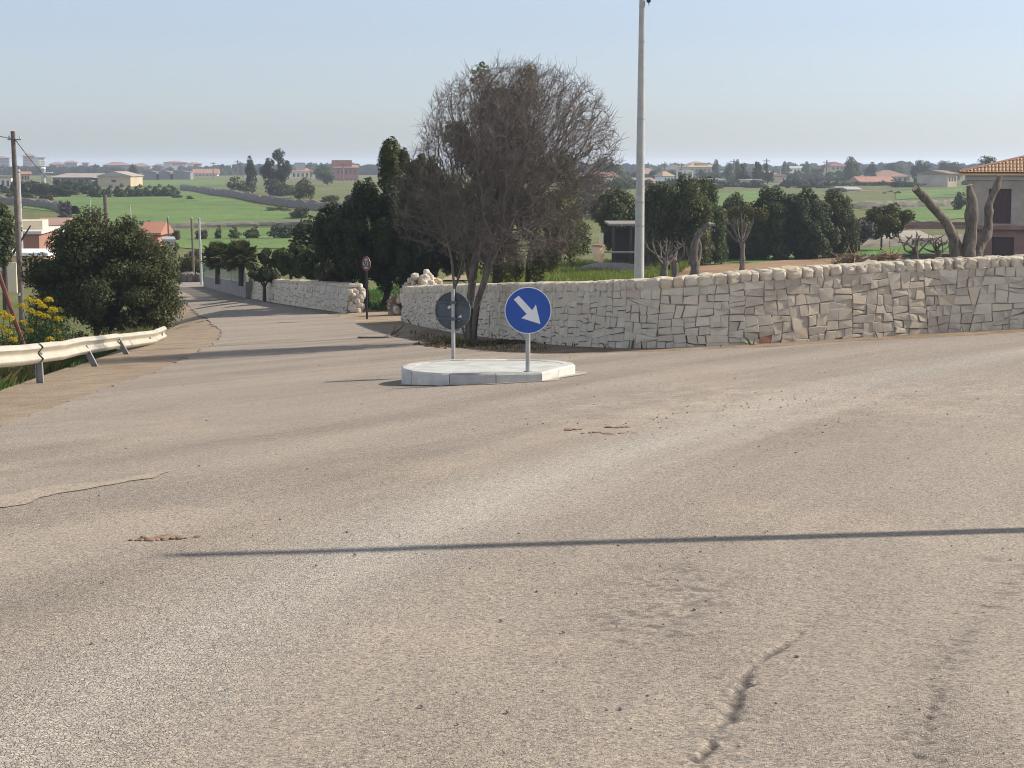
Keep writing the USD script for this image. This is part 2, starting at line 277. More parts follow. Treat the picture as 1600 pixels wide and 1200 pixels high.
M['fennel'] = leafmat('fennel_leaf', (0.035, 0.06, 0.018), (0.11, 0.14, 0.045), 0.25)
M['fennel_flower'] = leafmat('fennel_flower_leaf', (0.5, 0.38, 0.015), (0.85, 0.72, 0.06), 0.3)
M['fennel_green'] = leafmat('fennel_green_flower', (.14, .17, .02), (.30, .32, .05), .3, 6.0)
M['meadow_blade'] = leafmat('meadow_blade', (.13, .17, .025), (.38, .38, .06), .35)
M['blade'] = leafmat('blade_leaf', (0.05, 0.095, 0.02), (0.17, 0.26, 0.06), 0.35)
M['dry_blade'] = leafmat('dry_blade_leaf', (0.12, 0.115, 0.035), (0.36, 0.3, 0.12), 0.35)
M['net'] = mat('green_net', {'p': ('principled_bsdf', {'base_color': (.02, .07, .06), 'roughness': .8}), 't': ('transparent_bsdf', {}), 'x': ('mix_closure', {'fac': .35})},
               [('p.BSDF', 'x.closure1'), ('t.BSDF', 'x.closure2')], surface='x.closure')
M['dark'] = plain('carport_shade', (.03, .025, .025), .7, 0, .1, 3.0)
M['maroon'] = plain('maroon_shutter', (.055, .022, .022), .6, 0, .2, 3.0)
M['block'] = plain('tuff_block_wall', (.34, .27, .225), .9, 0, .22, 1.2, .4, 12.0)
M['brick'] = plain('brick_wall', (.26, .14, .11), .9, 0, .22, 1.2, .4, 12.0)
M['render'] = plain('bare_render', (.42, .38, .35), .9, 0, .15, .8)
M['tile_gold'] = mat('golden_roof_tile', {'g': ('geometry', {}), 'n': ('noise_texture', {'scale': 3.2, 'detail': 3.0}), 'm': ('mix_float', {'fac': .6}), 'r': ('rgb_ramp', {'ramp': [(.15, (.58, .36, .20)), (.5, (.76, .56, .34)), (.85, (.88, .72, .50))]}), 'p': ('principled_bsdf', {'roughness': .8})},
                      [('g.position', 'n.vector'), ('n.fac', 'm.a'), ('g.random_per_island', 'm.b'), ('m.result', 'r.fac'), ('r.color', 'p.base_color')])
PAINT = {}
def paint(name, col, var=.12):
    if name not in PAINT: PAINT[name] = plain('paint_' + name, col, .85, 0, var, .35)
    return PAINT[name]
PC = dict(barnroof=(.33, .28, .24), buffwall=(.42, .33, .22), cream=(.62, .52, .36), white=(.72, .70, .66), pale=(.55, .50, .44), pink=(.55, .38, .30), brick_red=(.30, .13, .10), mauve=(.36, .26, .25), ochre=(.46, .35, .22), grey=(.34, .33, .32),
          terracotta=(.33, .17, .115), rust_roof=(.26, .15, .11), brown_roof=(.24, .15, .11), rose_roof=(.30, .19, .15), ochre_roof=(.38, .28, .17), dark_roof=(.13, .11, .11), plum_roof=(.20, .10, .10), peach=(.60, .42, .28),
          shed=(.20, .18, .17), stonewall=(.42, .36, .28), window=(.06, .06, .07), salmon=(.34, .155, .105))
def P_(n): return paint(n, PC[n])

# ------------------------------------------------------------------ ground
road_left = pixpoly([(0, 672), (60, 647), (100, 631), (190, 601), (250, 580), (300, 557), (330, 541), (344, 528), (340, 515), (320, 497), (297, 481), (277, 467), (263, 456), (262, 447)])
road_right = pixpoly([(318, 441), (330, 450), (385, 467), (470, 484), (520, 494), (565, 505), (600, 519), (640, 532), (700, 545), (760, 552), (850, 556), (1000, 553), (1200, 545), (1400, 532), (1600, 521)])
def ragged(pts, amp, seed, step=.12):
    p = np.array(LineString(pts).segmentize(step).coords); q = np.column_stack([p * 1.9, np.full(len(p), seed)]); return [tuple(a) for a in p + amp * 2 * np.column_stack([meshkit.fbm(q, 4, seed) - .5, meshkit.fbm(q + 31, 4, seed) - .5])]
road_left = ragged([(-4.6, 8), (-5.2, 15)] + road_left, .16, 3); road_right = ragged(road_right, .22, 4)
road_poly = Polygon([(-4.3, -6)] + road_left + [(-22, 98), (-19.5, 98)] + road_right + [(13.5, 36.6), (24, 37.5), (40, 38), (40, -6)]).buffer(0)
if road_poly.geom_type != 'Polygon': road_poly = max(road_poly.geoms, key=lambda g: g.area)
def lines(a, b, s0, c, grow):
    """Grid lines from a to b, spacing s0 near c and growing with the distance from it."""
    o = [c]
    while o[-1] < b: o.append(o[-1] + s0 + grow * max(0, o[-1] - c - 30))
    u = [c]
    while u[-1] > a: u.append(u[-1] - s0 - grow * max(0, c - u[-1] - 30))
    return np.unique(np.r_[u, o])
gx, gy = lines(-2600, 2600, 1.0, 0, .05), lines(-250, 4500, 1.0, 30, .035)
gx = np.unique(np.r_[gx, np.arange(-14, -4, .5)])
XX, YY = np.meshgrid(gx, gy); ZZ = G(XX, YY); w = len(gx)
_core = road_poly.buffer(-1.6); ZZ = ZZ - .08 * shapely.contains_xy(_core, XX, YY)
i = (np.arange(len(gy) - 1)[:, None] * w + np.arange(w - 1)[None]).ravel()
tag(part('ground', (np.stack([XX, YY, ZZ], -1).reshape(-1, 3), np.stack([i, i + 1, i + w + 1, i + w], 1)), M['grassland'], smooth=True), kind='structure')

CRACK = np.array([(.55, 6.0), (.71, 6.6), (.84, 7.1), (.90, 7.42), (1.04, 7.9), (1.16, 8.25), (1.42, 8.8), (1.7, 9.4)])
CRACK2 = np.array([(1.42, 6.3), (1.62, 7.1), (1.9, 8.0), (2.25, 8.9), (2.9, 10.4)])
def dist_to(line, x, y):
    ls = LineString(line); return shapely.distance(shapely.points(x, y), ls), shapely.line_locate_point(ls, shapely.points(x, y)) / ls.length
def road_disp(x, y):
    z = .02 * (meshkit.fbm(np.stack([x / 2.5, y / 2.5, 0 * x], -1), 3, 2) - .5)
    near = (y < 11.5) & (x > -1) & (x < 4)
    xn, yn = x[near], y[near]; q = np.stack([xn * 9, yn * 9, 0 * xn], -1); wob = meshkit.fbm(q, 4, 8) - .5
    d, s = dist_to(CRACK, xn + .10 * wob, yn + .05 * (meshkit.fbm(q + 7, 4, 4) - .5))
    wd = (.012 + .045 * np.clip(meshkit.fbm(np.stack([s * 9, 0 * s, 0 * s], -1), 3, 3) - .25, 0, 1)) * np.clip((1.02 - s) * 4, .25, 1)
    brk = np.clip(meshkit.fbm(np.stack([s * 23, 0 * s, 0 * s + 4], -1), 3, 5) * 4 - 1.15, .06, 1); dz = -.017 * brk * np.clip(1.25 - d / wd, 0, 1) * np.clip((1 - s) * 3, 0, 1)
    side = np.clip(1 - d / .22, 0, 1); dz = dz + .004 * side * (meshkit.fbm(q * 3, 3, 6) - .62)
    d2, s2 = dist_to(CRACK2, xn + .16 * wob, yn); dz = dz - .010 * np.clip(1 - d2 / .05, 0, 1) * np.clip(meshkit.fbm(q * 1.7, 3, 9) * 3 - 1, 0, 1)
    dz = dz + .006 * (meshkit.fbm(np.stack([xn * 22, yn * 22, 0 * xn], -1), 2, 1) - .5)
    WEAR_SHADE.append((near, np.clip(np.clip(-dz / .016 - .15, 0, 1) + .9 * np.clip(1 - d / .24, 0, 1) * np.clip(1 - s * .9, 0, 1) * np.clip(meshkit.fbm(np.stack([xn * 26, yn * 26, 0 * xn], -1), 3, 12) * 7 - 3.9, 0, 1)
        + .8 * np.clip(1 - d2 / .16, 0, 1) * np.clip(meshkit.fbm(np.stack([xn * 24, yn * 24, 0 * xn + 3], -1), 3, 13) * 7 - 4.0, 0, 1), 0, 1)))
    z[near] += dz; return z
WEAR_SHADE = []  # crack shade painted in by depth, together with dark pits of broken asphalt
def grow(a, b, s0, lo, hi, g, smax):
    o = [lo]
    while o[-1] < hi: o.append(o[-1] + s0)
    while o[-1] < b: o.append(o[-1] + min(smax, s0 + g * (o[-1] - hi)))
    u = [lo]
    while u[-1] > a: u.append(u[-1] - min(smax, s0 + g * (lo - u[-1])))
    return np.unique(np.r_[u, o])
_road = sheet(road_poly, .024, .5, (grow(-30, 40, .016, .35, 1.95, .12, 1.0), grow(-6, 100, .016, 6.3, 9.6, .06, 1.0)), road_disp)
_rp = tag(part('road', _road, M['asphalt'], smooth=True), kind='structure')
_w = np.zeros(len(_road[0]), np.float32); _w[WEAR_SHADE[-1][0]] = WEAR_SHADE[-1][1]
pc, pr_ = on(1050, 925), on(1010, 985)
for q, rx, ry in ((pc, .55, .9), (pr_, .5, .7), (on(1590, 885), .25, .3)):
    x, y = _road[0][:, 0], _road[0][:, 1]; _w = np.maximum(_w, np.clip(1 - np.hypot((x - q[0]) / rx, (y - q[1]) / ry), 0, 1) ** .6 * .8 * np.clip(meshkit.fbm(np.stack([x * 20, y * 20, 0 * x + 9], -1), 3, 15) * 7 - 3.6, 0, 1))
UsdGeom.PrimvarsAPI(_rp).CreatePrimvar('wear_shade', Sdf.ValueTypeNames.FloatArray, 'vertex').Set(Vt.FloatArray.FromNumpy(_w.astype(np.float32)))
verge_outer = pixpoly([(262, 452), (258, 470), (262, 490), (274, 512)]) + [(x - .34, y) for x, y in RAIL[::-1] if y > 16]
tag(part('verge', sheet(Polygon(road_left + [(-14.2, 62)] + verge_outer + [(-5.9, 15), (-5.3, 4), (-4.4, 4)]).buffer(.12), .012, .5), M['verge'], smooth=True), kind='structure')
dirt_r = pixpoly([(1600, 512), (1400, 524), (1200, 536), (1000, 542), (850, 538), (760, 530), (690, 518), (640, 505)])
tag(part('roadside_dirt', sheet(Polygon(road_right[len(road_right) // 3:] + dirt_r).buffer(.25), .014, .35), M['litter'], smooth=True), kind='structure')
tag(part('driveway', sheet(Polygon(pixpoly([(535, 497), (560, 489), (580, 483), (700, 480), (660, 512), (632, 527), (585, 513)])).buffer(.2), .018, .4), M['dust'], smooth=True), kind='structure')
tag(part('lawn', sheet(Polygon(pixpoly([(560, 484), (548, 458), (600, 446), (700, 446), (740, 470), (700, 484), (632, 489)])), .016, .5), M['lawn'], smooth=True), kind='structure')
def field(name, pts, m, z=.05, sp=6.0):
    tag(part(name, sheet(Polygon(pixpoly(pts)).buffer(0), z, sp), M[m], smooth=True), kind='structure')
field('green_field', [(36, 315), (90, 308), (150, 304), (230, 301), (300, 299), (345, 309), (420, 327), (490, 338), (560, 343), (560, 352), (420, 354), (300, 353), (180, 348), (90, 332), (36, 326)], 'green_field')
field('green_field', [(262, 360), (420, 357), (560, 356), (620, 372), (560, 392), (420, 389), (320, 391), (280, 388)], 'green_field', .05, 3.0)
field('green_field', [(205, 284), (260, 281), (350, 282), (352, 290), (280, 292), (205, 291)], 'green_field', .06, 10.0)
field('green_field', [(1100, 304), (1180, 298), (1200, 312), (1180, 322), (1130, 326), (1100, 316)], 'green_field', .06, 8.0)
field('green_field', [(1320, 316), (1500, 312), (1520, 340), (1440, 348), (1380, 330), (1320, 325)], 'green_field', .06, 8.0)
field('green_field', [(1400, 300), (1505, 294), (1505, 308), (1400, 312)], 'green_field', .06, 10.0)
field('meadow', [(740, 418), (850, 412), (960, 410), (1080, 412), (1060, 430), (1000, 447), (740, 452), (720, 436)], 'meadow', .03, 1.0)
field('dirt_track', [(1000, 427), (1080, 418), (1180, 412), (1290, 402), (1340, 404), (1340, 425), (1200, 430), (1060, 436)], 'red_soil', .05, 1.0)
field('dirt_track', [(700, 432), (780, 434), (880, 436), (900, 440), (780, 440), (690, 440)], 'dust', .07, 1.0)
field('lawn', [(1080, 406), (1300, 391), (1500, 382), (1560, 384), (1400, 402), (1290, 403), (1180, 412)], 'lawn', .03, 2.0)
# pale worn strip and stains on the asphalt (flush sheets 4 mm up)
tag(part('worn_asphalt_strip', sheet(shape_of(ragged(pixpoly([(-60, 792), (0, 783), (60, 771), (120, 761), (160, 757), (215, 748), (262, 742), (240, 751), (200, 757), (150, 770), (90, 781), (30, 797), (-60, 806), (-60, 792)]), .10, 21, .06)), .030, .12, disp=lambda x, y: .02 * (meshkit.fbm(np.stack([x / 2.5, y / 2.5, 0 * x], -1), 3, 2) - .5)), M['patch'], smooth=True), kind='structure')

# ------------------------------------------------------------------ dry stone walls
def split(poly, area, rng, out):
    """Cuts a convex polygon again and again across its longer side: rubble with T joints."""
    a = poly.area
    if a < area * rng.uniform(.75, 1.9) or a < 1e-4: out.append(poly); return
    c = np.array(poly.exterior.coords)[:-1]; lo, hi = c.min(0), c.max(0); w, h = hi - lo
    ang = (np.pi / 2 + rng.normal(0, .15) if w > h * 1.6 else rng.normal(0, .085))
    k = lo + (hi - lo) * rng.uniform(.38, .62, 2); d = np.array([math.cos(ang), math.sin(ang)]) * 50; n = np.array([-d[1], d[0]])
    for s in (1, -1):
        half = poly.intersection(Polygon([k - d, k + d, k + d + s * n, k - d + s * n]))
        if half.geom_type == 'Polygon' and not half.is_empty: split(half, area, rng, out)
def stone_block(poly, place, gap, bulge, rng):
    """A stone with chamfered edges and an uneven face; poly in (along, up), place maps (along, up, out) to the world."""
    p = poly.buffer(-gap, join_style=2)
    if p.is_empty or p.geom_type != 'Polygon' or p.area < .002: return None
    p = p.simplify(.01); c = np.array(p.exterior.coords)[:-1]
    if not p.exterior.is_ccw: c = c[::-1]
    c = c + rng.normal(0, .008, c.shape); m = c.mean(0); n = len(c); r = math.sqrt(p.area); ch = min(.012, .05 * r) / r * 1.6
    o = bulge * rng.uniform(-.6, 1.4)
    rings = [np.column_stack([c, np.full(n, -.12)]), np.column_stack([c, np.full(n, o * .25)]), np.column_stack([m + (c - m) * (1 - ch), o * .25 + .010 + rng.normal(0, .003, n)])]
    v = np.vstack(rings + [[[*m, o * .25 + .012 + rng.normal(0, .005)]]]); tl = rng.normal(0, .05, 2); v[n:, 2] += (v[n:, :2] - m) @ tl; f = []
    for k in range(2):
        for j in range(n): a, b = k * n + j, k * n + (j + 1) % n; f += [[a, b, b + n], [a, b + n, a + n]]
    f += [[2 * n + j, 2 * n + (j + 1) % n, 3 * n] for j in range(n)]
    return place(v), np.array(f)
def rock(size, rng, sub=1, rough=.22):
    m = trimesh.creation.icosphere(subdivisions=sub); v = m.vertices * (1 + rough * 2 * (meshkit.fbm(m.vertices * 1.7 + rng.uniform(0, 50, 3), 3, 1) - .5)[:, None])
    v = np.sign(v) * np.abs(v) ** (.75 if sub < 2 else .45)
    return v * np.asarray(size) / 2, m.faces
def stone_wall(name, label, path, zb, zt, thick, area, cope, seed, tints, weights, group=None, gap=.0018, limit=300, end_stones=0, view=1e9):
    """path: plan points of the front face, left to right; zb, zt: bottom and top heights along it."""
    rng = np.random.default_rng(seed); path = np.asarray(path, float); s = np.r_[0, np.cumsum(np.linalg.norm(np.diff(path, axis=0), axis=1))]
    px, py, b, t = (PchipInterpolator(s, q) for q in (path[:, 0], path[:, 1], zb, zt)); L = s[-1]
    def place(v, inner=None):
        q = np.clip(v[:, 0], -.2, L + .2); dx, dy = px.derivative()(np.clip(q, 0, L)), py.derivative()(np.clip(q, 0, L)); k = np.hypot(dx, dy); nx, ny = dy / k, -dx / k
        H = t(q) - b(q) - cope; f = v[:, 1]
        out = v[:, 2] - .09 * f                                       # the face leans back a little
        return np.column_stack([px(q) + nx * out, py(q) + ny * out, b(q) + f * H])
    w = thing(name, label, 'wall', group=group)
    Hm = float(np.mean(zt) - np.mean(zb) - cope); polys = []
    n = max(1, int(L / 3.5)); edges = np.linspace(0, L, n + 1); edges[1:-1] += rng.uniform(-.3, .3, n - 1)
    for k in range(n):
        sl0, sl1 = rng.normal(0, .0), 0
        split(Polygon([(edges[k], -.06), (edges[k + 1], -.06), (edges[k + 1], Hm), (edges[k], Hm)]), area, rng, polys)
    mid = [p.centroid.x for p in polys]
    blocks = []
    for p in polys:
        r = stone_block(p, lambda v: place(np.column_stack([v[:, 0], v[:, 1] / Hm, v[:, 2]])), gap * rng.uniform(.3, 1.9), .03, rng)
        if r: blocks.append((p.area * (1 if p.centroid.x < view else .01), r))
    order = sorted(range(len(blocks)), key=lambda k: -blocks[k][0]); keep = set(order[:limit]); rest = [MB() for _ in tints]
    for k, (a, r) in enumerate(blocks):
        m = rng.choice(len(tints), p=weights)
        if k in keep: part('stone', r, tints[m], w)
        else: rest[m].add(*r)
    mbr = MB()
    for q in rest:
        if q.n: mbr.add(*q.out())
    if mbr.n: part('small_stones', mbr.out(), tints[1], w, kind='stuff')
    q = np.linspace(0.03, L - .03, max(8, int(L / .4))); rows = []
    def strip(out0, out1, z1):
        a = place(np.column_stack([q, np.zeros_like(q), np.full_like(q, out0)])); c = place(np.column_stack([q, np.ones_like(q), np.full_like(q, out0)]))
        d = place(np.column_stack([q, np.ones_like(q), np.full_like(q, out1)])); e = place(np.column_stack([q, np.zeros_like(q), np.full_like(q, out1)])); a[:, 2] -= .3; e[:, 2] -= .3
        v = np.stack([a, c, d, e], 1).reshape(-1, 3); f = []
        for k in range(len(q) - 1):
            for j in range(4): f.append([k * 4 + j, (k + 1) * 4 + j, (k + 1) * 4 + (j + 1) % 4, k * 4 + (j + 1) % 4])
        f += [[0, 1, 2, 3], [len(v) - 1, len(v) - 2, len(v) - 3, len(v) - 4]]; return v, np.array(f)
    part('wall_core', strip(-.010, -thick, 0), M['joint'], w)
    x = 0
    while cope and x < L:                                             # rounded coping stones
        wd = rng.uniform(.16, .36) * (1 if cope > .18 else .8); zc = cope * rng.uniform(.92, 1.06)
        v, f = rock((wd * 1.14, thick + rng.uniform(-.02, .05), zc * 1.25), rng, 3, .17)
        base = place(np.array([[x + wd / 2, 1.0, -thick / 2 + .02]]))[0]; dx, dy = px.derivative()(min(x + wd / 2, L)), py.derivative()(min(x + wd / 2, L))
        tl = rng.normal(0, .10); v = v + (meshkit.fbm(v * 16 + x, 3, 2) - .5)[:, None] * v * .34; v = np.column_stack([v[:, 0] + tl * v[:, 2], v[:, 1], v[:, 2] - tl * v[:, 0]]); v = rot(v, math.atan2(dy, dx) + rng.normal(0, .08)) + base + [0, 0, zc * .42]
        part('coping_stone', (v, f), tints[rng.choice(4, p=[.42, .24, .26, .08])], w, smooth=40); x += wd
    for k in range(end_stones):                                       # rough broken end
        v, f = rock(rng.uniform(.12, .3, 3), rng, 1); h = rng.uniform(0, 1); p = place(np.array([[L + .11 * rng.uniform(.1, 1.5) * (1.35 - h), h * .95, -thick * rng.uniform(.0, 1)]]))[0]
        part('end_stone', (rot(v, rng.uniform(0, 6)) + p, f), tints[rng.choice(len(tints), p=weights)], w)
    return w
def wall_from_pixels(base, top, heights=None):
    pb = np.array([on(*p) for p in base]); tx, ty = np.array(top).T
    zt = [at(p[0], float(np.interp(p[0], tx, ty)), q[1])[2] for p, q in zip(base, pb)]
    return pb[:, :2], pb[:, 2], np.array(zt)
LW = [.37, .25, .22, .11, .045, .005]
wp, zb, zt = wall_from_pixels([(626, 503), (690, 517), (760, 528), (850, 538), (930, 544), (1010, 546), (1100, 543), (1200, 538), (1300, 532), (1400, 526), (1500, 520), (1600, 515), (1720, 509), (1950, 499)],
                              [(626, 449), (700, 445), (800, 443), (900, 441), (1000, 437), (1100, 431), (1200, 423), (1300, 416), (1400, 410), (1500, 405), (1600, 401), (1720, 396), (1950, 386)])
big_wall_path = wp
stone_wall('dry_stone_wall', 'tall cream limestone wall with rounded coping stones curving behind the traffic island', wp, zb, zt, .5, .033, .165, 11, M['limestone'], LW, view=float(np.linalg.norm(np.diff(wp[:-2], axis=0), axis=1).sum()) + .4)
wp2, zb2, zt2 = wall_from_pixels([(386, 465), (430, 473), (480, 481), (515, 486), (541, 490)], [(386, 435), (430, 437), (480, 439), (530, 443), (541, 444)])
stone_wall('dry_stone_wall', 'low pale stone wall with a broken rubble end beside the speed limit sign', wp2, zb2, zt2, .45, .055, .10, 12, M['limestone'], [.3, .36, .2, .08, .05, .01], end_stones=38, gap=.0025)
wp3, zb3, zt3 = wall_from_pixels([(318, 449), (340, 455), (362, 461), (384, 467)], [(318, 432), (384, 441)])
w3 = thing('block_wall', 'low grey block wall below the green mesh fence at the far road edge', 'wall')
for k in range(3):
    a, b = wp3[k], wp3[k + 1]; n = np.array([b[1] - a[1], -(b[0] - a[0])]); n /= np.linalg.norm(n); q = MB()
    v = [[*a, zb3[k] - .3], [*b, zb3[k + 1] - .3], [*(b - n * .3), zb3[k + 1] - .3], [*(a - n * .3), zb3[k] - .3]]; v = np.array(v); u = v.copy(); u[[0, 3], 2] = zt3[k]; u[[1, 2], 2] = zt3[k + 1]
    q.add(np.vstack([v, u]), [[0, 1, 5, 4], [1, 2, 6, 5], [2, 3, 7, 6], [3, 0, 4, 7], [4, 5, 6, 7], [3, 2, 1, 0]]); part('wall_section', q.out(), M['dull_block'], w3)
gf = thing('mesh_fence', 'dark green netting fence standing on the low grey block wall', 'fence')
for k in range(3):
    a, b = wp3[k], wp3[k + 1]; q = MB(); q.add([[*a, zt3[k]], [*b, zt3[k + 1]], [*b, zt3[k + 1] + .48], [*a, zt3[k] + .5]], [[0, 1, 2, 3]]); part('net_panel', q.out(), M['net'], gf)
    q = MB(); q.tube([[*b, zt3[k + 1] - .1], [*b, zt3[k + 1] + .55]], .03, 6); part('fence_post', q.out(), M['rail_post'], gf)
def lumpy_wall(label, pts, h, thick, m='field_stone', seed=0):
    P = np.array([on(*p)[:2] for p in pts]); P = smooth_line(P, max(30, int(np.linalg.norm(np.diff(P, axis=0), axis=1).sum() / 1.2))); rng = np.random.default_rng(seed)
    d = np.gradient(P, axis=0); d /= np.linalg.norm(d, axis=1, keepdims=True); n = np.column_stack([d[:, 1], -d[:, 0]]); z = G(P[:, 0], P[:, 1]); k = len(P)
    prof = [(.5, -.3), (.5, .45), (.42, .9), (.1, 1), (-.3, .98), (-.5, .5), (-.5, -.3)]; v = []
    for o, u in prof: v.append(np.column_stack([P + n * (o * thick * rng.uniform(.8, 1.2, (k, 1))), z + u * h * (rng.uniform(.72, 1.2, k) if u > 0 else 1)]))
    v = np.stack(v, 1).reshape(-1, 3); m_ = len(prof); f = [[a * m_ + j, (a + 1) * m_ + j, (a + 1) * m_ + j + 1, a * m_ + j + 1] for a in range(k - 1) for j in range(m_ - 1)]
    t = thing('field_wall', label, 'wall'); part('wall_run', (v, np.array(f)), M[m], t); return t
lumpy_wall('dark field wall on the slope left of the big bush behind the wooden pole', [(0, 318), (40, 321), (70, 324), (105, 331), (118, 335)], .9, .9, seed=1)
lumpy_wall('field wall slanting down the upper green slope below the far eucalyptus trees', [(285, 296), (330, 303), (380, 310), (420, 318), (480, 326), (560, 334)], .95, 1.0, seed=2)
lumpy_wall('brushy boundary wall between the two green fields behind the roadside posts', [(262, 357), (340, 355), (430, 353), (560, 352)], .45, .9, seed=3)
M['rubble_w'] = M['rubble'][0]
lumpy_wall('long pale low wall at the foot of the dark hedge behind the pruned trees', [(1060, 407), (1180, 399), (1300, 390), (1400, 384), (1500, 378)], .5, .5, 'field_stone', 4)
lumpy_wall('short grey wall beside the far bend of the left road', [(290, 441), (302, 441), (318, 441)], .42, .5, 'field_stone', 5)
lumpy_wall('grey stone wall edging the far right fields', [(1320, 327), (1400, 325), (1500, 322)], .8, .8, 'field_stone', 6)

# ------------------------------------------------------------------ traffic island with its two round signs
ztop = at(760, 584, 23.75)[2]
def flat(px, py): r = ray(px, py); return (r * ((ztop - EYE) / r[2]))[:2]
out = np.array([flat(*p) for p in [(847, 582.5), (875, 575), (899, 569), (897, 566.5), (880, 563.5), (850, 561.6), (810, 560.6), (770, 560), (730, 560.2), (695, 561.5), (660, 564.2), (637, 568), (627, 572), (628, 575.5), (640, 579), (662, 581.5), (690, 583.2), (725, 584), (770, 584.2)]])
isl = Polygon(out); isl = isl if isl.exterior.is_ccw else Polygon(out[::-1])
ring_o = LineString(list(isl.exterior.coords)); L = ring_o.length
island = thing('traffic_island', 'pale concrete traffic island with kerb stones carrying the blue arrow sign', 'traffic island')
inn = isl.buffer(-.16, join_style=2)
part('infill_slab', (lambda m: (m.vertices + [0, 0, ztop - .5], m.faces))(trimesh.creation.extrude_polygon(inn.buffer(-.004), .492, engine='earcut')), M['slab'], island)
cuts = np.unique(np.r_[[ring_o.project(shapely.Point(*p)) for p in out[[0, 2, 12]]], 0, L]); cuts = np.r_[cuts, [c for k in range(len(cuts) - 1) for c in np.linspace(cuts[k], cuts[k + 1], max(2, int(round((cuts[k + 1] - cuts[k]) / .62)) + 1))[1:-1]]]; cuts = np.unique(np.round(cuts, 3))
rk = np.random.default_rng(5)
for k in range(len(cuts) - 1):
    if cuts[k + 1] - cuts[k] < .05: continue
    s = np.linspace(cuts[k] + .004, cuts[k + 1] - .004, 7); o = np.array([ring_o.interpolate(x).coords[0] for x in s]); il = LineString(inn.exterior.coords)
    n_ = np.array([il.interpolate(il.project(shapely.Point(*p))).coords[0] for p in o])
    cc = np.column_stack; zt_ = ztop + rk.uniform(-.004, .004); ch = .02
    oi = o + (n_ - o) * (ch / np.maximum(np.linalg.norm(n_ - o, axis=1, keepdims=True), .01))
    rings = [cc([o, np.full(7, ztop - .5)]), cc([o, np.full(7, zt_ - ch)]), cc([oi, np.full(7, zt_)]), cc([n_, np.full(7, zt_)]), cc([n_, np.full(7, ztop - .5)])]
    v = np.vstack(rings); f = [[a * 7 + j, a * 7 + j + 1, (a + 1) * 7 + j + 1, (a + 1) * 7 + j] for a in range(4) for j in range(6)]
    f += [[0, 7, 14, 21], [0, 21, 28, 28], [6, 27, 20, 13], [6, 34, 27, 27]]
    q = MB(); q.add(v, np.array(f)); part('kerb_stone', q.out(), M['kerb_grey'] if rk.uniform() < .28 else M['kerb'], island)
dsk = affinity.translate(isl.buffer(.10), .07, -.01); dsk = Polygon(ragged(list(dsk.exterior.coords), .12, 9))
tag(part('dust_skirt', sheet(dsk, .031, .12, disp=lambda x, y: .02 * (meshkit.fbm(np.stack([x / 2.5, y / 2.5, 0 * x], -1), 3, 2) - .5)), M['pale_dust'], smooth=True), kind='structure')
def face_to(mesh_vf, pos, yaw, tilt=0.0):
    """local x right, y up, z towards the viewer's side (-y)."""
    v, f = mesh_vf; v = np.asarray(v, float); v = np.column_stack([v[:, 0], -v[:, 2], v[:, 1]]); return rot(v, yaw) + pos, f
def ext(poly, t): m = trimesh.creation.extrude_polygon(poly, t, engine='earcut'); return m.vertices, m.faces
circ = lambda r: shapely.Point(0, 0).buffer(r, quad_segs=16)
Ys = 23.95; c1 = at(825, 485, Ys); R1 = 36.4 / ppm(Ys) * 1.006
sg = thing('arrow_sign', 'round blue keep right sign with white arrow on the front of the island', 'sign')
yaw1 = math.radians(3)
part('sign_plate', face_to(ext(circ(R1), .012), c1, yaw1), M['rim'], sg)
part('blue_face', face_to((lambda v, f: (v + [0, 0, .012], f))(*ext(circ(R1 * .965), .003)), c1, yaw1), M['blue'], sg)
arrow = Polygon([((x - 900) / 147 * R1, (500 - y) / 147 * R1) for x, y in [(810, 430), (841, 407), (926, 498), (949, 463), (978, 586), (858, 548), (891, 522)]])
part('white_arrow', face_to((lambda v, f: (v + [0, 0, .015], f))(*ext(arrow, .003)), c1, yaw1), M['white'], sg)
q = MB(); pz = at(824, 577, Ys)[2]; q.tube([[c1[0] + .0, c1[1] + .045, ztop - .02], [c1[0], c1[1] + .045, c1[2] + R1 * .8]], .030, 16); part('post', q.out(), M['galv'], sg, smooth=40)
q = MB(); [q.box(c1 + [-.12, .004, z - .015], c1 + [.12, .016, z + .015]) for z in (-.15, .15)]; part('bracket', q.out(), M['rail_post'], sg)
q = MB(); q.mesh(trimesh.creation.annulus(.03, .055, .012), trimesh.transformations.translation_matrix([c1[0], c1[1] + .045, ztop + .0])); part('post_collar', q.out(), M['rail_post'], sg)
Yb = 25.75; c2 = at(708, 486, Yb); R2 = 29.8 / ppm(Yb)
sb = thing('round_sign', 'round sign seen from its dark grey back on the far side of the island', 'sign')
yaw2 = math.radians(-20)
bk = c2 + [0, .05, 0]
part('sign_plate', face_to(ext(circ(R2), .01), bk, yaw2), M['signback'], sb)
part('rim', face_to((lambda v, f: (v + [0, 0, .01], f))(*ext(circ(R2).difference(circ(R2 * .94)), .012)), bk, yaw2), M['signback'], sb)
for z in (-.11, .12): q = shapely.box(-R2 * .93, z - .018, R2 * .93, z + .018); part('stiffener', face_to((lambda v, f: (v + [0, 0, .01], f))(*ext(q, .015)), bk, yaw2), M['signback'], sb)
for pts in ([(-.085, .045), (-.045, .08), (-.025, .05), (-.06, .02)], [(.05, -.10), (.12, -.05), (.14, -.10), (.09, -.14)]): part('sticker', face_to((lambda v, f: (v + [0, 0, .0105], f))(*ext(Polygon(pts), .002)), bk, yaw2), M['sticker'], sb)
q = MB(); q.tube([[*c2[:2], ztop - .02], [*c2[:2], c2[2] + R2 + .04]], .027, 16); part('post', q.out(), M['galv'], sb, smooth=40)
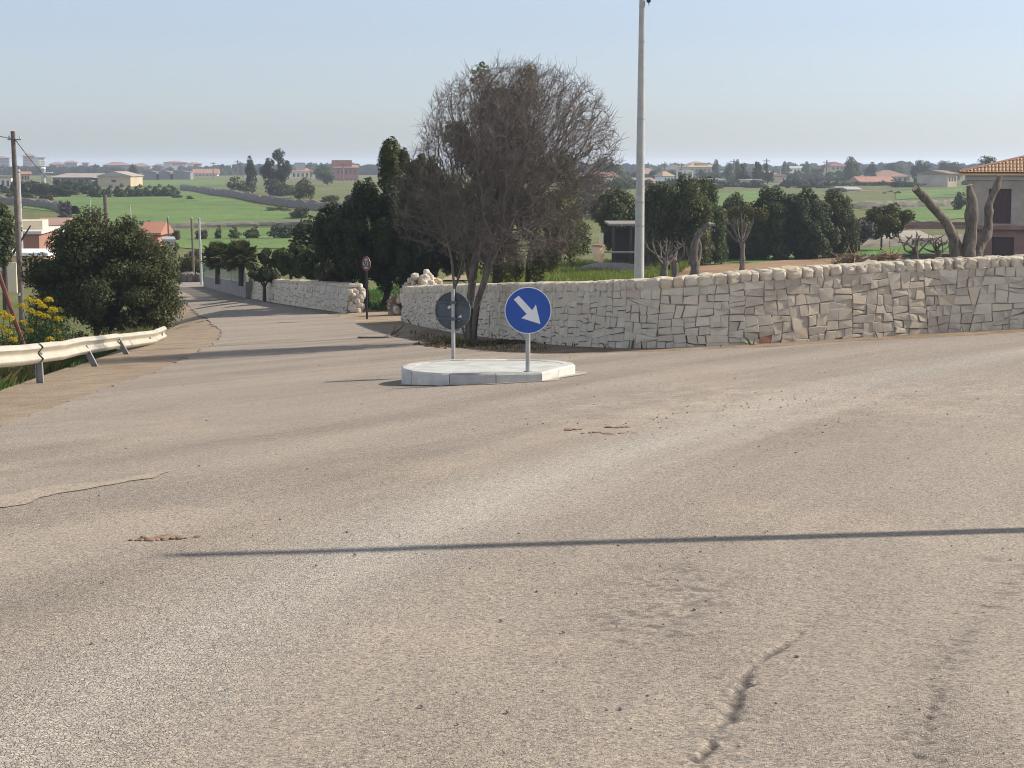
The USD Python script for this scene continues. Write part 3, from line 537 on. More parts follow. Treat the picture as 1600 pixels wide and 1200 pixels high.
for z in (-.11, .12): q = MB(); q.box(c2 + [-.045, -.036, z - .02], c2 + [.045, .036, z + .02]); part('bracket', q.out(), M['signback'], sb)
# speed limit sign by the gap
p0 = on(569, 500); Yv = p0[1]; c3 = at(572.5, 412, Yv); R3 = 11.2 / ppm(Yv)
sp = thing('speed_limit_sign', 'thin posted speed limit sign with red ring by the gap in the stone walls', 'sign')
yaw3 = math.radians(-50)
part('sign_plate', face_to(ext(circ(R3), .012), c3, yaw3), M['dull_white'], sp)
part('red_ring', face_to((lambda v, f: (v + [0, 0, .012], f))(*ext(circ(R3).difference(circ(R3 * .76)), .004)), c3, yaw3), M['red'], sp)
tm = meshkit.text_mesh('30', R3 * .85, .004, True); tv = tm.vertices - [(tm.bounds[0] + tm.bounds[1])[0] / 2, (tm.bounds[0] + tm.bounds[1])[1] / 2, -.012]; part('numerals', face_to((tv, tm.faces), c3, yaw3), M['black'], sp)
q = MB(); q.tube([[c3[0], c3[1] + .04, p0[2] - .1], [c3[0], c3[1] + .04, c3[2] + R3 * .9]], .028, 10); part('post', q.out(), M['black'], sp)

# ------------------------------------------------------------------ guard rail
gr = thing('guard_rail', 'dented cream steel guard rail on leaning posts along the left verge', 'guard rail')
prof = np.array([(0, .155), (.025, .15), (.075, .105), (.08, .08), (.03, .03), (.015, 0), (.03, -.03), (.08, -.08), (.075, -.105), (.025, -.15), (0, -.155)])
rp = [(-120, 556, 22.5), (0, 558.5, 26.3), (60, 551.5, 28.4), (128, 541, 33), (182, 533.5, 37.2), (232, 527.5, 41), (246, 524, 42.4), (258, 519, 43.6)]
RP = np.array([at(*p) for p in rp]); RP[:, 2] += 0
sdist = np.r_[0, np.cumsum(np.linalg.norm(np.diff(RP, axis=0), axis=1))]; rc = PchipInterpolator(sdist, RP)
def beam(s0, s1, lift, seed):
    s = np.linspace(s0, s1, 40); c = rc(s); d = rc.derivative()(s); n = np.column_stack([d[:, 1], -d[:, 0], 0 * s]); n /= np.linalg.norm(n, axis=1, keepdims=True)
    dent = meshkit.fbm(np.column_stack([s * .5, 0 * s + seed, 0 * s]), 3, seed) - .5
    v = c[:, None] + n[:, None] * (prof[None, :, 0:1] * (1 + .5 * dent[:, None, None]) + .10 * dent[:, None, None] + lift) + np.array([0, 0, 1.0]) * (prof[None, :, 1:2] + .05 * dent[:, None, None])
    t = v - n[:, None] * .006; m = len(prof); k = len(s)
    A = [[a * m + j, (a + 1) * m + j, (a + 1) * m + j + 1, a * m + j + 1] for a in range(k - 1) for j in range(m - 1)]; o = k * m
    B = [[o + x for x in reversed(q)] for q in A]
    E = [[e * m + j, e * m + j + 1, o + e * m + j + 1, o + e * m + j] for e in (0, k - 1) for j in range(m - 1)] + [[a * m + e, (a + 1) * m + e, o + (a + 1) * m + e, o + a * m + e] for e in (0, m - 1) for a in range(k - 1)]
    return np.vstack([v.reshape(-1, 3), t.reshape(-1, 3)]), np.array(A + B + E)
for k, Yp in enumerate((28.4, 33, 37.2, 41.0)):
    c_ = rc(np.interp(Yp, RP[:, 1], sdist)); q = MB()
    q.mesh(trimesh.creation.icosphere(1, .028), trimesh.transformations.translation_matrix(c_ + [.05, -.03, 0])); part('bolt', q.out(), M['rail_post'], gr)
cutss = [0, sdist[2] + .15, sdist[3] + .1, sdist[4] + .1, sdist[6] - .1, sdist[-1]]
for k in range(5): part('beam', beam(max(0, cutss[k] - .22), cutss[k + 1], (0, .02, -.012, .016, -.01)[k], k + 3), M['rail'], gr, smooth=50)
for px, py, Yp, lean in ((56, 606, 28.4, .02), (135, 587, 33, .14), (187, 574, 37.2, .13), (225, 561, 41.0, 0), (250, 549, 43.0, 0)):
    top = rc(np.interp(Yp, RP[:, 1], sdist)) + [-.03, .10, .12]; foot = np.array([*top[:2] + [lean * 2.2, -.05], 0]); foot[2] = G(foot[0], foot[1]) - .1
    u = np.array([(.0, .055), (.0, -.055), (-.06, -.055), (-.06, -.045), (-.008, -.045), (-.008, .045), (-.06, .045), (-.06, .055)])[:, ::-1]; v = []
    for p in (foot, top): v += [[p[0] + a, p[1] + b, p[2]] for a, b in u]
    n = len(u); f = [[j, (j + 1) % n, n + (j + 1) % n, n + j] for j in range(n)] + [[n + 0, n + 1, n + 4, n + 5], [n + 1, n + 2, n + 3, n + 4], [n + 0, n + 5, n + 6, n + 7]]
    part('rail_post', (np.array(v), np.array(f)), M['rail_post'], gr)

# ------------------------------------------------------------------ plants: leaf clouds
def leafquads(pos, nrm, size, rng, aspect=1.8):
    n = len(pos); nrm = nrm / np.maximum(np.linalg.norm(nrm, axis=1, keepdims=True), 1e-9); r = rng.normal(size=(n, 3)); t = np.cross(nrm, r); t /= np.maximum(np.linalg.norm(t, axis=1, keepdims=True), 1e-9)
    b = np.cross(nrm, t); s = (size * rng.uniform(.6, 1.45, n))[:, None]
    v = np.stack([pos - t * s * aspect / 2, pos + b * s / 2, pos + t * s * aspect / 2, pos - b * s / 2], 1).reshape(-1, 3); k = np.arange(n)[:, None] * 4
    return v, np.hstack([k + [0, 1, 2], k + [0, 2, 3]]).reshape(-1, 3)
def blobs(env, n, r, rng, shell=.35):
    """n clump centres inside the ellipsoids env = [(centre, radii), ...], mostly near their skins."""
    w = np.array([a[1][0] * a[1][1] * a[1][2] for a in env]) ** .7; idx = rng.choice(len(env), n, p=w / w.sum())
    d = rng.normal(size=(n, 3)); d /= np.linalg.norm(d, axis=1, keepdims=True); k = rng.uniform(shell, 1, n)[:, None] ** .6
    c = np.array([env[i][0] for i in idx]); R = np.array([env[i][1] for i in idx])
    return c + d * R * k, r * rng.uniform(.55, 1.35, n)
def cloud(env, nb, rb, n, size, seed, aspect=1.8, flat=(1, 1, .8), spread=.22, shell=.35):
    rng = np.random.default_rng(seed); c, r = blobs(env, nb, rb, rng, shell); i = rng.choice(nb, n, p=r ** 2 / (r ** 2).sum())
    d = rng.normal(size=(n, 3)); d /= np.linalg.norm(d, axis=1, keepdims=True); k = (1 - np.abs(rng.normal(0, spread, n)))[:, None]
    pos = c[i] + d * k * r[i][:, None] * np.array(flat)
    return leafquads(pos, d + .7 * rng.normal(size=(n, 3)) + [0, 0, .25], size, rng, aspect)
def tree(name, label, cat, base, env, nb, rb, n, size, seed, trunk=None, leaf='carob', bark='bark_dark', group=None, **kw):
    """env in metres above base."""
    t = thing(name, label, cat, base, group=group)
    part('crown', cloud(env, nb, rb, n, size, seed, **kw), M[leaf], t)
    if trunk: mb = MB(); [mb.tube(smooth_line(p, 8), np.linspace(r0, r1, 8), 7, True, .15, seed) for p, r0, r1 in trunk]; part('trunk', mb.out(), M[bark], t, smooth=60)
    return t
def simple_trunk(h, r, seed, forks=3, lean=0.0):
    rng = np.random.default_rng(seed); out = [([(0, 0, -.3), (lean * .3, 0, h * .25), (lean, 0, h * .55)], r, r * .7)]
    for k in range(forks): a = k * 6.28 / forks + rng.uniform(0, 1); out.append(([(lean, 0, h * .5), (lean + math.cos(a) * h * .15, math.sin(a) * h * .15, h * .72), (lean + math.cos(a) * h * .28, math.sin(a) * h * .28, h * .92)], r * .55, r * .2))
    return out
def env_px(boxes, Y, base):
    """Ellipsoids from picture boxes (x0, y0, x1, y1[, dy]) at distance Y, relative to base."""
    e = []
    for bx in boxes:
        x0, y0, x1, y1 = bx[:4]; dy = bx[4] if len(bx) > 4 else 0; c = at((x0 + x1) / 2, (y0 + y1) / 2, Y + dy); k = ppm(Y)
        rx, rz = (x1 - x0) / 2 / k, (y1 - y0) / 2 / k; e.append((c - base, (rx, rx if len(bx) < 6 else bx[5], rz)))
    return e

# the big shrub behind the guard rail
Yb_ = 49.0; bb = np.array([X(150, Yb_), Yb_, 0]); bb[2] = G(bb[0], bb[1])
bush = tree('large_shrub', 'big dark olive green shrub behind the guard rail beside the far road', 'shrub', bb,
     env_px([(70, 350, 170, 480), (95, 334, 165, 420), (165, 342, 232, 430), (150, 365, 262, 470), (34, 400, 140, 500), (120, 410, 272, 530), (60, 440, 180, 535), (190, 400, 275, 520)], Yb_, bb), 230, .40, 110000, .036, 21, [([(-.2, 0, -.4), (-.1, 0, .6), (-.6, .1, 1.4)], .09, .04), ([(.1, 0, -.4), (.3, 0, .8), (.8, .1, 1.6)], .08, .03)], leaf='olive', aspect=2.6, spread=.46)
# dark conifer left of the bare tree
def put(px, Y, dz=0.0): x = X(px, Y); return np.array([x, Y, float(G(x, Y)) + dz])
b1 = put(585, 59)
tree('dark_conifer', 'dense blackish conifer with ragged upward sprays left of the bare tree', 'tree', b1,
     env_px([(556, 258, 584, 320), (535, 285, 625, 370), (505, 325, 650, 420), (486, 326, 535, 366), (540, 370, 690, 432), (590, 330, 690, 425), (520, 390, 620, 440)], 59, b1), 170, .34, 74000, .045, 22, [([(-.3, 0, -.3), (-.35, 0, .8), (-.3, 0, 1.8)], .16, .1), ([(.15, 0, -.2), (.4, 0, .7), (.3, 0, 1.6)], .12, .07)], leaf='cypress', aspect=3.4, flat=(.75, .75, 1.35), spread=.34)
b1 = put(640, 61)
tree('dark_conifer', 'tall slim grey green conifer top showing left of the bare crown', 'tree', b1, env_px([(602, 203, 634, 280), (592, 240, 645, 320), (645, 240, 685, 310), (610, 290, 690, 400), (660, 310, 740, 430)], 61, b1), 110, .32, 46000, .045, 23, [([(0, 0, -.3), (0, 0, 1.5), (0, 0, 4)], .16, .06)], leaf='pine', aspect=3.2, flat=(.8, .8, 1.35), spread=.34)
b1 = put(775, 58)
tree('dark_conifer', 'tall bushy green brown conifer right behind the bare tree', 'tree', b1, env_px([(740, 112, 786, 200), (795, 112, 850, 220), (730, 150, 840, 240), (700, 150, 860, 300), (660, 230, 800, 380), (760, 220, 900, 360), (700, 300, 920, 430), (820, 330, 930, 420)], 58, b1), 200, .36, 62000, .046, 24, [([(0, 0, -.3), (.1, 0, 2.5), (0, 0, 6.2)], .2, .05), ([(1.0, 0, -.3), (1.0, 0, 1.2), (1.2, 0, 2.2)], .12, .05)], leaf='pine', aspect=3.0, flat=(.85, .85, 1.25), spread=.34)

# ------------------------------------------------------------------ the bare tree in front of the wall
def colonise(stems, env, n_att, D, di, dk, seed, up=.10, it=170):
    rng = np.random.default_rng(seed); nodes, par = [], []
    for st in stems:
        p = smooth_line(st, max(3, int(np.linalg.norm(np.diff(np.array(st), axis=0), axis=1).sum() / D)))
        for k, q in enumerate(p): nodes.append(q); par.append(len(nodes) - 2 if k else -1)
    w = np.array([a[1][0] * a[1][1] * a[1][2] for a in env]); ii = rng.choice(len(env), n_att, p=w / w.sum()); d = rng.normal(size=(n_att, 3)); d /= np.linalg.norm(d, axis=1, keepdims=True)
    A = np.array([env[k][0] for k in ii]) + d * np.array([env[k][1] for k in ii]) * (rng.uniform(.02, 1, n_att) ** .36)[:, None]
    for _ in range(it):
        N = np.array(nodes); dist, idx = cKDTree(N).query(A, distance_upper_bound=di); A = A[~(dist < dk)]
        if not len(A): break
        dist, idx = cKDTree(N).query(A, distance_upper_bound=di); ok = np.isfinite(dist)
        if not ok.any(): break
        v = A[ok] - N[idx[ok]]; v /= np.linalg.norm(v, axis=1, keepdims=True); acc = np.zeros_like(N); np.add.at(acc, idx[ok], v); hit = np.unique(idx[ok])
        dirs = acc[hit]; dirs /= np.maximum(np.linalg.norm(dirs, axis=1, keepdims=True), 1e-6); dirs += rng.normal(0, .30, dirs.shape) + [0, 0, up]; dirs /= np.linalg.norm(dirs, axis=1, keepdims=True)
        for h, q in zip(hit, dirs): nodes.append(N[h] + q * D); par.append(int(h))
    return np.array(nodes), np.array(par)
def skeleton_mesh(N, par, tip, expo, rmax=None):
    n = len(N); s = np.zeros(n); kids = np.bincount(par[par >= 0], minlength=n)
    for k in range(n - 1, -1, -1):
        if kids[k] == 0 or s[k] == 0: s[k] = max(s[k], tip ** expo)
        if par[k] >= 0: s[par[k]] += s[k]
    r = s ** (1 / expo)
    return np.minimum(r, rmax) if rmax else r, kids
def sticks(A, B, ra, rb, sides):
    d = B - A; l = np.maximum(np.linalg.norm(d, axis=1, keepdims=True), 1e-9); d = d / l; u = np.cross(d, [.31, .55, .77]); u /= np.maximum(np.linalg.norm(u, axis=1, keepdims=True), 1e-9); w = np.cross(d, u)
    a = np.arange(sides) / sides * 2 * np.pi; o = np.cos(a)[None, :, None] * u[:, None] + np.sin(a)[None, :, None] * w[:, None]
    v = np.concatenate([A[:, None] + o * ra[:, None, None], (B + d * .3 * rb[:, None])[:, None] + o * rb[:, None, None]], 1).reshape(-1, 3); n = len(A); k = np.arange(n)[:, None] * 2 * sides; j = np.arange(sides); j2 = (j + 1) % sides
    f = np.stack([k + j, k + j2, k + sides + j2, k + sides + j], -1).reshape(-1, 4); return v, np.vstack([f[:, [0, 1, 2]], f[:, [0, 2, 3]]])
Yt = 36.2; tb = on(731, 534); Yt = tb[1]
def T(px, py, dy=0.0): return at(px, py, Yt + dy) - tb
stems = [[(T(734, 537)), T(733, 490), T(737, 450), T(742, 410, .1), T(748, 370, .2), T(752, 330, .3)],
         [T(729, 537), T(718, 490, -.1), T(710, 450, -.15), T(706, 410, -.2), T(700, 380, -.3)],
         [T(740, 537), T(745, 480, -.1), T(757, 440, -.2), T(770, 400, -.3), T(784, 370, -.4)],
         [T(710, 450, -.15), T(722, 415, .1), T(728, 380, .2), T(726, 345, .4)],
         [T(737, 450), T(726, 405, .3), T(716, 365, .6), T(700, 330, .9)],
         [T(757, 440, -.2), T(765, 395, .2), T(776, 350, .5)]]
envb = [(T((a + c) / 2, (b + d) / 2), ((c - a) / 2 / ppm(Yt), (c - a) / 2 / ppm(Yt) * .85, (d - b) / 2 / ppm(Yt))) for a, b, c, d in
        [(650, 98, 965, 330), (640, 150, 830, 390), (760, 130, 975, 360), (600, 225, 760, 400), (690, 95, 930, 220), (680, 300, 920, 420)]]
N, par = colonise(stems, envb, 7600, .07, .95, .095, 31, .10, 210)
rad, kids = skeleton_mesh(N, par, .0031, 2.05, .15)
bt = thing('bare_tree', 'leafless grey brown tree with a wide dome of fine twigs before the stone wall', 'tree', tb)
ok = par >= 0; A, B = N[par[ok]], N[ok]; ra, rb = rad[par[ok]], rad[ok]; ra = np.minimum(ra, rb * 1.35); big = rb > .03
part('trunk', sticks(A[big], B[big], ra[big], rb[big], 8), M['bark'], bt, smooth=70)
part('crown', sticks(A[~big], B[~big], ra[~big], rb[~big], 4), M['twig'], bt)
rng = np.random.default_rng(7); tn = np.flatnonzero(rad < .012); tn = np.repeat(tn, 3); dirn = N[tn] - N[par[tn]]; dirn /= np.maximum(np.linalg.norm(dirn, axis=1, keepdims=True), 1e-6)
dirn = dirn + rng.normal(0, .65, dirn.shape) + [0, 0, .25]; dirn /= np.linalg.norm(dirn, axis=1, keepdims=True); ln = rng.uniform(.06, .26, len(tn))[:, None]
mid = N[tn] + dirn * ln * .5; end = mid + (dirn + rng.normal(0, .25, dirn.shape) + [0, 0, .12]) * ln * .5; rr = np.full(len(tn), .0027)
v1, f1 = sticks(N[tn], mid, rr, rr, 3); v2, f2 = sticks(mid, end, rr, rr * .7, 3)
part('twigs', (np.vstack([v1, v2]), np.vstack([f1, f2 + len(v1)])), M['twig'], bt, kind='stuff')
print('bare tree nodes', len(N), 'twigs', len(tn))

# ------------------------------------------------------------------ pruned trunks behind the wall
def limbs(name, label, base, L_, m='pale_bark', sides=10, seed=0, cut=True, cat='tree'):
    """L_: list of ([(px, py, Y), ...], start radius px, end radius px)."""
    t = thing(name, label, cat, base)
    for k, (p, r0, r1) in enumerate(L_):
        nn = 34 if r0 > 6 else 14; q = smooth_line([at(*x) - base for x in p], nn); sc = 1 / ppm(p[0][2]); u_ = np.linspace(0, 1, nn); rr_ = np.linspace(r0, r1, nn) * sc * (1 + .30 * (meshkit.fbm(np.stack([u_ * 9, 0 * u_ + seed + k, 0 * u_], -1), 3, seed) - .5)); mb = MB(); mb.tube(q, rr_, sides + 4 * (r0 > 6), True, .55, seed + k)
        part('trunk' if k == 0 else 'limb', mb.out(), M[m], t, smooth=70)
        if cut and r1 > 3: mb = MB(); d = q[-1] - q[-2]; d /= np.linalg.norm(d); mb.tube([q[-1], q[-1] + d * .015], r1 * sc * .9, sides); part('cut_end', mb.out(), M['cutwood'], t)
    return t
Yp = 52
limbs('pollarded_trunk', 'massive cut back trunk with three thick bare limbs before the half built house', put(1515, Yp),
      [([(1512, 430, Yp), (1512, 405, Yp), (1516, 370, Yp), (1519, 330, Yp), (1514, 290, Yp)], 13, 6), ([(1503, 425, Yp), (1496, 395, Yp), (1486, 360, Yp - .3), (1470, 337, Yp - .4), (1448, 312, Yp - .6), (1430, 294, Yp - .8)], 10.5, 5.8),
       ([(1520, 420, Yp), (1532, 385, Yp + .2), (1544, 355, Yp + .4), (1545, 325, Yp + .4), (1553, 300, Yp + .5), (1562, 277, Yp + .6)], 9, 5)], seed=1)
rngp = np.random.default_rng(17)
def gnarly(label, base_px, Y, top, wpx, n, seed, m='pale_bark', stem=6.0, name='pruned_tree', curl=8):
    r = np.random.default_rng(seed); b = put(base_px[0], Y); L_ = [([(base_px[0], base_px[1] + 14, Y), (base_px[0] + r.normal(0, 2), (base_px[1] + top) / 2 + 12, Y), (base_px[0] + r.normal(0, 3), (base_px[1] + top) / 2, Y)], stem, stem * .75)]
    for k in range(n):
        f = (k + .5) / n * 2 - 1; j = (base_px[1] + top) / 2 + r.uniform(0, 10); x1 = base_px[0] + f * wpx / 2 * r.uniform(.8, 1.15); y1 = top + abs(f) * r.uniform(0, 14) + r.uniform(-3, 6); dy = r.uniform(-.8, .8)
        mx, my = (base_px[0] * .45 + x1 * .55) + r.normal(0, curl * .6), (j * .6 + y1 * .4) + r.normal(0, curl * .5); L_.append(([(base_px[0] + f, j, Y), (mx, my, Y + dy * .6), (x1, y1, Y + dy)], stem * .30, stem * .12))
        for _ in range(2): u = r.uniform(.3, 1); L_.append(([(mx + (x1 - mx) * u, my + (y1 - my) * u, Y + dy * .8), (mx + (x1 - mx) * u + r.normal(0, 6), my + (y1 - my) * u - r.uniform(3, 14), Y + dy)], stem * .12, stem * .06))
    return limbs(name, label, b, L_, m, 7, seed, False)
gnarly('forked cut olive trunk with spindly limbs right of the tall grey pole', (1040, 437), 66, 374, 66, 7, 41, 'pale_bark', 7.5)
gnarly('second forked olive trunk close behind the one by the tall pole', (1054, 430), 70, 376, 50, 6, 42, 'pale_bark', 6.0)
limbs('pruned_tree', 'thick dark leaning stump with pale cut tips between the olives and the vase shaped tree', put(1086, 72),
      [([(1085, 440, 72), (1086, 420, 72), (1084, 395, 72), (1090, 370, 72), (1108, 351, 72)], 9.5, 3.5), ([(1088, 412, 72), (1093, 390, 72), (1091, 372, 72), (1094, 360, 72)], 5, 2), ([(1080, 412, 72), (1076, 396, 72), (1072, 385, 72)], 4, 2)], 'bark', 8, 43)
gnarly('vase shaped pollard with pale limbs alone on the grass strip', (1158, 418), 84, 334, 56, 9, 44, 'pale_bark', 5.0, curl=3)
gnarly('low twisted dark tree beside the massive cut back trunk', (1432, 408), 56, 368, 62, 9, 45, 'bark', 6.0, curl=14)
gnarly('second low twisted dark tree touching the massive cut back trunk', (1465, 410), 58, 372, 60, 9, 46, 'bark', 6.0, curl=14)
# tufts of young leaves on the vase shaped pollard
b1 = put(1158, 84.3)
tree('leaf_tuft', 'yellowish leaf tufts sprouting over the vase shaped pollard', 'shrub', b1, env_px([(1136, 324, 1152, 338), (1160, 322, 1184, 340), (1176, 328, 1196, 340)], 84.3, b1), 26, .22, 1500, .06, 47, None, 'mustard')

# ------------------------------------------------------------------ poles
tp = thing('street_pole', 'tall tapering grey concrete pole rising behind the stone wall', 'pole')
Yq = 41.0; pb_ = put(999.5, Yq); top = at(1004, -40, Yq); bot = pb_ - [0, 0, .3]
line = np.array([bot + (top - bot) * k for k in np.linspace(0, 1, 9)]); q = MB(); q.tube(line, np.linspace(8.6, 4.2, 9) / ppm(Yq), 24); part('shaft', q.out(), M['concrete'], tp, smooth=40)
for py in (11, 66, 186, 316, 353): c = at(1000, py, Yq); k = (c[2] - bot[2]) / (top[2] - bot[2]); c = bot + (top - bot) * k; q = MB(); q.tube([c - [0, 0, .012], c + [0, 0, .012]], (8.6 - 4.4 * k) / ppm(Yq) + .004, 24); part('band', q.out(), M['rail_post'], tp)
c = at(1010, 1, Yq); q = MB(); q.tube([c + [-.1, 0, .05], c + [.06, 0, .03]], .025, 8); q.mesh(trimesh.creation.icosphere(2, .05), trimesh.transformations.translation_matrix(c + [.05, 0, 0])); q.tube([c + [.05, 0, 0], c + [.055, 0, -.1]], .008, 6); part('cable_clamp', q.out(), M['black'], tp)
wpole = thing('wooden_pole', 'dark wooden telephone pole standing left of the big shrub', 'pole'); Yw = 60.0
f0 = put(28, Yw); f1 = at(20, 205, Yw); q = MB(); q.tube([f0 - [0, 0, .4], (f0 + f1) / 2, f1], [5.0 / ppm(Yw), 4.4 / ppm(Yw), 3.4 / ppm(Yw)], 14, True, .05); part('shaft', q.out(), M['wood'], wpole, smooth=40)
c = at(23, 218, Yw); q = MB(); q.box(c - [.22, .04, .02], c + [.22, 0, .02]); part('crossarm', q.out(), M['rail_post'], wpole)
for dx in (-.18, .18): q = MB(); q.tube([c + [dx, -.02, .02], c + [dx, -.02, .12]], .025, 8); part('insulator', q.out(), M['white'], wpole)
q = MB(); c = at(30.5, 460, Yw - .1); q.box(c - [.03, .01, .05], c + [.03, 0, .05]); part('tag_plate', q.out(), M['white'], wpole)
wp2_ = thing('wooden_pole', 'distant dark pole rising out of the top of the big shrub', 'pole'); Yw2 = 120.0; f2 = at(164, 304, Yw2); q = MB(); g2 = put(166, Yw2); q.tube([g2 - [0, 0, .3], f2], .14, 10); part('shaft', q.out(), M['wood'], wp2_)
wire = thing('overhead_wire', 'sagging wire running from the wooden telephone pole down past the far barn', 'wire'); a = at(23, 217, Yw)
for b, sag in ((at(113, 296, 150.0), .6), (at(-120, 150, 45.0), .2)):
    t = np.linspace(0, 1, 24)[:, None]; p = a + (b - a) * t; p[:, 2] -= sag * 4 * (t * (1 - t))[:, 0]; q = MB(); q.tube(p, .014, 5); part('wire_span', q.out(), M['black'], wire)
lean = thing('rusty_post', 'leaning rusty iron post among the yellow fennel', 'post'); q = MB(); a, b = at(-8, 410, 31.5), at(40, 548, 31.5); q.tube([a, b + (b - a) * .3], [.038, .042], 8); part('shaft', q.out(), M['rust'], lean)
for k, (px, pt, pb, Y, r, lab, m) in enumerate([(29.5, 268, 385, 95, .12, 'slim pale concrete pole just behind the wooden telephone pole', 'concrete'), (141, 311, 352, 150, .07, 'thin pale pole left of the dark distant pole above the shrub', 'concrete'), (204, 322, 352, 170, .07, 'thin cream pole at the right shoulder of the big shrub', 'concrete'),
        (263, 340, 385, 110, .06, 'thin dark stake on the field edge right of the red tiled roof', 'wood'), (300, 341, 410, 88, .06, 'left one of the two bare roadside poles by the palms', 'wood'), (312, 342, 425, 82, .06, 'right one of the two bare roadside poles by the palms', 'concrete')]):
    t = thing('slim_pole', lab, 'pole'); q = MB(); b = put(px, Y); tt = at(px - 1, pt, Y); q.tube([b - [0, 0, .4], tt], [r, r * .8], 10); part('shaft', q.out(), M[m], t)
    q = MB(); q.mesh(trimesh.creation.icosphere(1, r), trimesh.transformations.translation_matrix(tt)); part('pole_cap', q.out(), M['rail_post'], t)
# the pole whose shadow crosses the near road stands out of the frame on the right
sh = thing('street_pole', 'grey pole right of the camera whose long shadow crosses the near road', 'pole')
tipx, tipy = on(268, 873)[:2]; hp = 8.2; dirs = -sun_dir[:2] / np.linalg.norm(sun_dir[:2]); ln = hp / math.tan(SUN_EL); fx, fy = tipx - dirs[0] * ln * 1.0, tipy - dirs[1] * ln
zt_p = G(tipx, tipy); fz = float(G(fx, fy)); hp = (zt_p - fz) + ln * math.tan(SUN_EL)
q = MB(); q.tube([[fx, fy, fz - .3], [fx, fy, fz + hp]], [.14, .075], 16); part('shaft', q.out(), M['concrete'], sh, smooth=40)

# ------------------------------------------------------------------ rubble, heaps, clutter
def heap(name, label, cat, cpx, cpy, Y, wpx, hpx, n, smin, smax, mats, seed, core='gravel', pname='rock'):
    rng = np.random.default_rng(seed); b = put(cpx, Y); k = 1 / ppm(Y); W, H = wpx * k / 2, at(cpx, cpy - hpx, Y)[2] - b[2]; t = thing(name, label, cat, b)
    m = trimesh.creation.icosphere(3); v = m.vertices.copy(); v = v * [W * .8, W * .6, H * .8]; v *= (1 + .3 * (meshkit.fbm(m.vertices * 2 + seed, 3, seed) - .5))[:, None]; part('heap_core', (v, m.faces), M[core], t, smooth=True)
    for i in range(n):
        a = rng.uniform(0, 6.28); u = rng.uniform(0, 1) ** .5; z = H * math.sqrt(max(0, 1 - u * u)) * rng.uniform(.8, 1.05); s = rng.uniform(smin, smax)
        v, f = rock(s * rng.uniform(.7, 1.3, 3), rng, 1, .3); part(pname, (rot(v, a) + [W * (.35 + .65 * u) * u ** .5 * math.cos(a), W * .75 * u * math.sin(a), z * (1 - .25 * u)], f), mats[rng.integers(len(mats))], t)
    return t
heap('stone_heap', 'heap of white and tan rubble stones behind the gap in the wall', 'rubble heap', 660, 452, 53, 88, 26, 190, .11, .27, [M['rubble'][0], M['rubble'][0], M['rubble'][0], M['rubble'][1]], 51)
heap('stone_heap', 'few grey rubble stones at the left foot of the white stone heap', 'rubble heap', 614, 458, 53, 24, 2, 22, .09, .18, [M['rubble'][2], M['rubble'][1]], 52)
def brushpile(label, cpx, cpy, Y, wpx, hpx, n, seed, m='brush'):
    rng = np.random.default_rng(seed); b = put(cpx, Y); k = 1 / ppm(Y); W, H = wpx * k / 2, at(cpx, cpy - hpx, Y)[2] - b[2]; t = thing('brush_pile', label, 'brush pile', b)
    u = rng.normal(size=(n, 3)); u /= np.linalg.norm(u, axis=1, keepdims=True); u[:, 2] = abs(u[:, 2]); c = u * [W, W * .6, H] * rng.uniform(.5, 1, (n, 1)) ** .5; d = rng.normal(size=(n, 3)) * [1, 1, .35]; d /= np.linalg.norm(d, axis=1, keepdims=True); l = rng.uniform(.15, .5, (n, 1))
    part('dry_twigs', sticks(c - d * l, c + d * l, np.full(n, .012), np.full(n, .006), 3), M[m], t, kind='stuff'); mm = trimesh.creation.icosphere(2); part('pile_core', (mm.vertices * [W * .85, W * .5, H * .8], mm.faces), M['brush'], t, smooth=True)
brushpile('larger tan pile of cut branches behind the right wall', 1338, 416, 52, 88, 20, 1500, 61); brushpile('smaller brown pile of cut branches left of the twisted trees', 1392, 414, 53, 60, 22, 1100, 62)
g = thing('gravel_heap', 'low grey gravel mound in front of the open carport', 'gravel heap', put(960, 86)); m = trimesh.creation.icosphere(3); v = m.vertices * [1.9, 1.2, .55]; part('mound', (v * (1 + .25 * (meshkit.fbm(m.vertices * 2, 3, 3) - .5))[:, None], m.faces), M['gravel'], g, smooth=True)
g = thing('planter_barrel', 'pale tapered barrel planter before the carport pillar', 'planter', put(935, 84)); b = at(935, 408, 84) - put(935, 84)
q = MB(); q.tube([b + [0, 0, 0], b + [0, 0, .35], b + [0, 0, .66]], [.2, .29, .26], 14); part('barrel', q.out(), paint('peach', PC['peach']), g); q = MB(); q.tube([b + [0, 0, .66], b + [0, 0, .74]], [.3, .3], 14); part('rim_band', q.out(), P_('terracotta'), g)
# carport
Yc = 92.0; cp = thing('open_carport', 'flat roofed open carport in the shade behind the tall pole', 'carport')
def bxp(x0, y0, x1, y1, Y, d): a, b = at(x0, y1, Y), at(x1, y0, Y); return (a[0], Y, a[2]), (b[0], Y + d, b[2])
q = MB(); q.box(*bxp(952, 349.5, 1118, 352.5, Yc, 5)); part('roof_slab', q.out(), M['dull_block'], cp)
for x, m in ((940, 'c'), (958, 'd'), (986, 'd'), (1014, 'd'), (1060, 'd'), (1104, 'd')):
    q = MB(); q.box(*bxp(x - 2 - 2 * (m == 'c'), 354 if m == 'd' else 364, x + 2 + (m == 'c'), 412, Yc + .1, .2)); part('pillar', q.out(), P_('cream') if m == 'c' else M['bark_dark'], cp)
q = MB(); q.box(*bxp(960, 356, 1112, 412, Yc + 4.6, .3)); part('back_wall', q.out(), M['dark'], cp)  # near-black colour stands in for the shade inside the open carport
q = MB(); q.box(*bxp(906, 393, 1000, 395.5, Yc - .6, .5)); part('low_kerb', q.out(), M['dull_block'], cp)
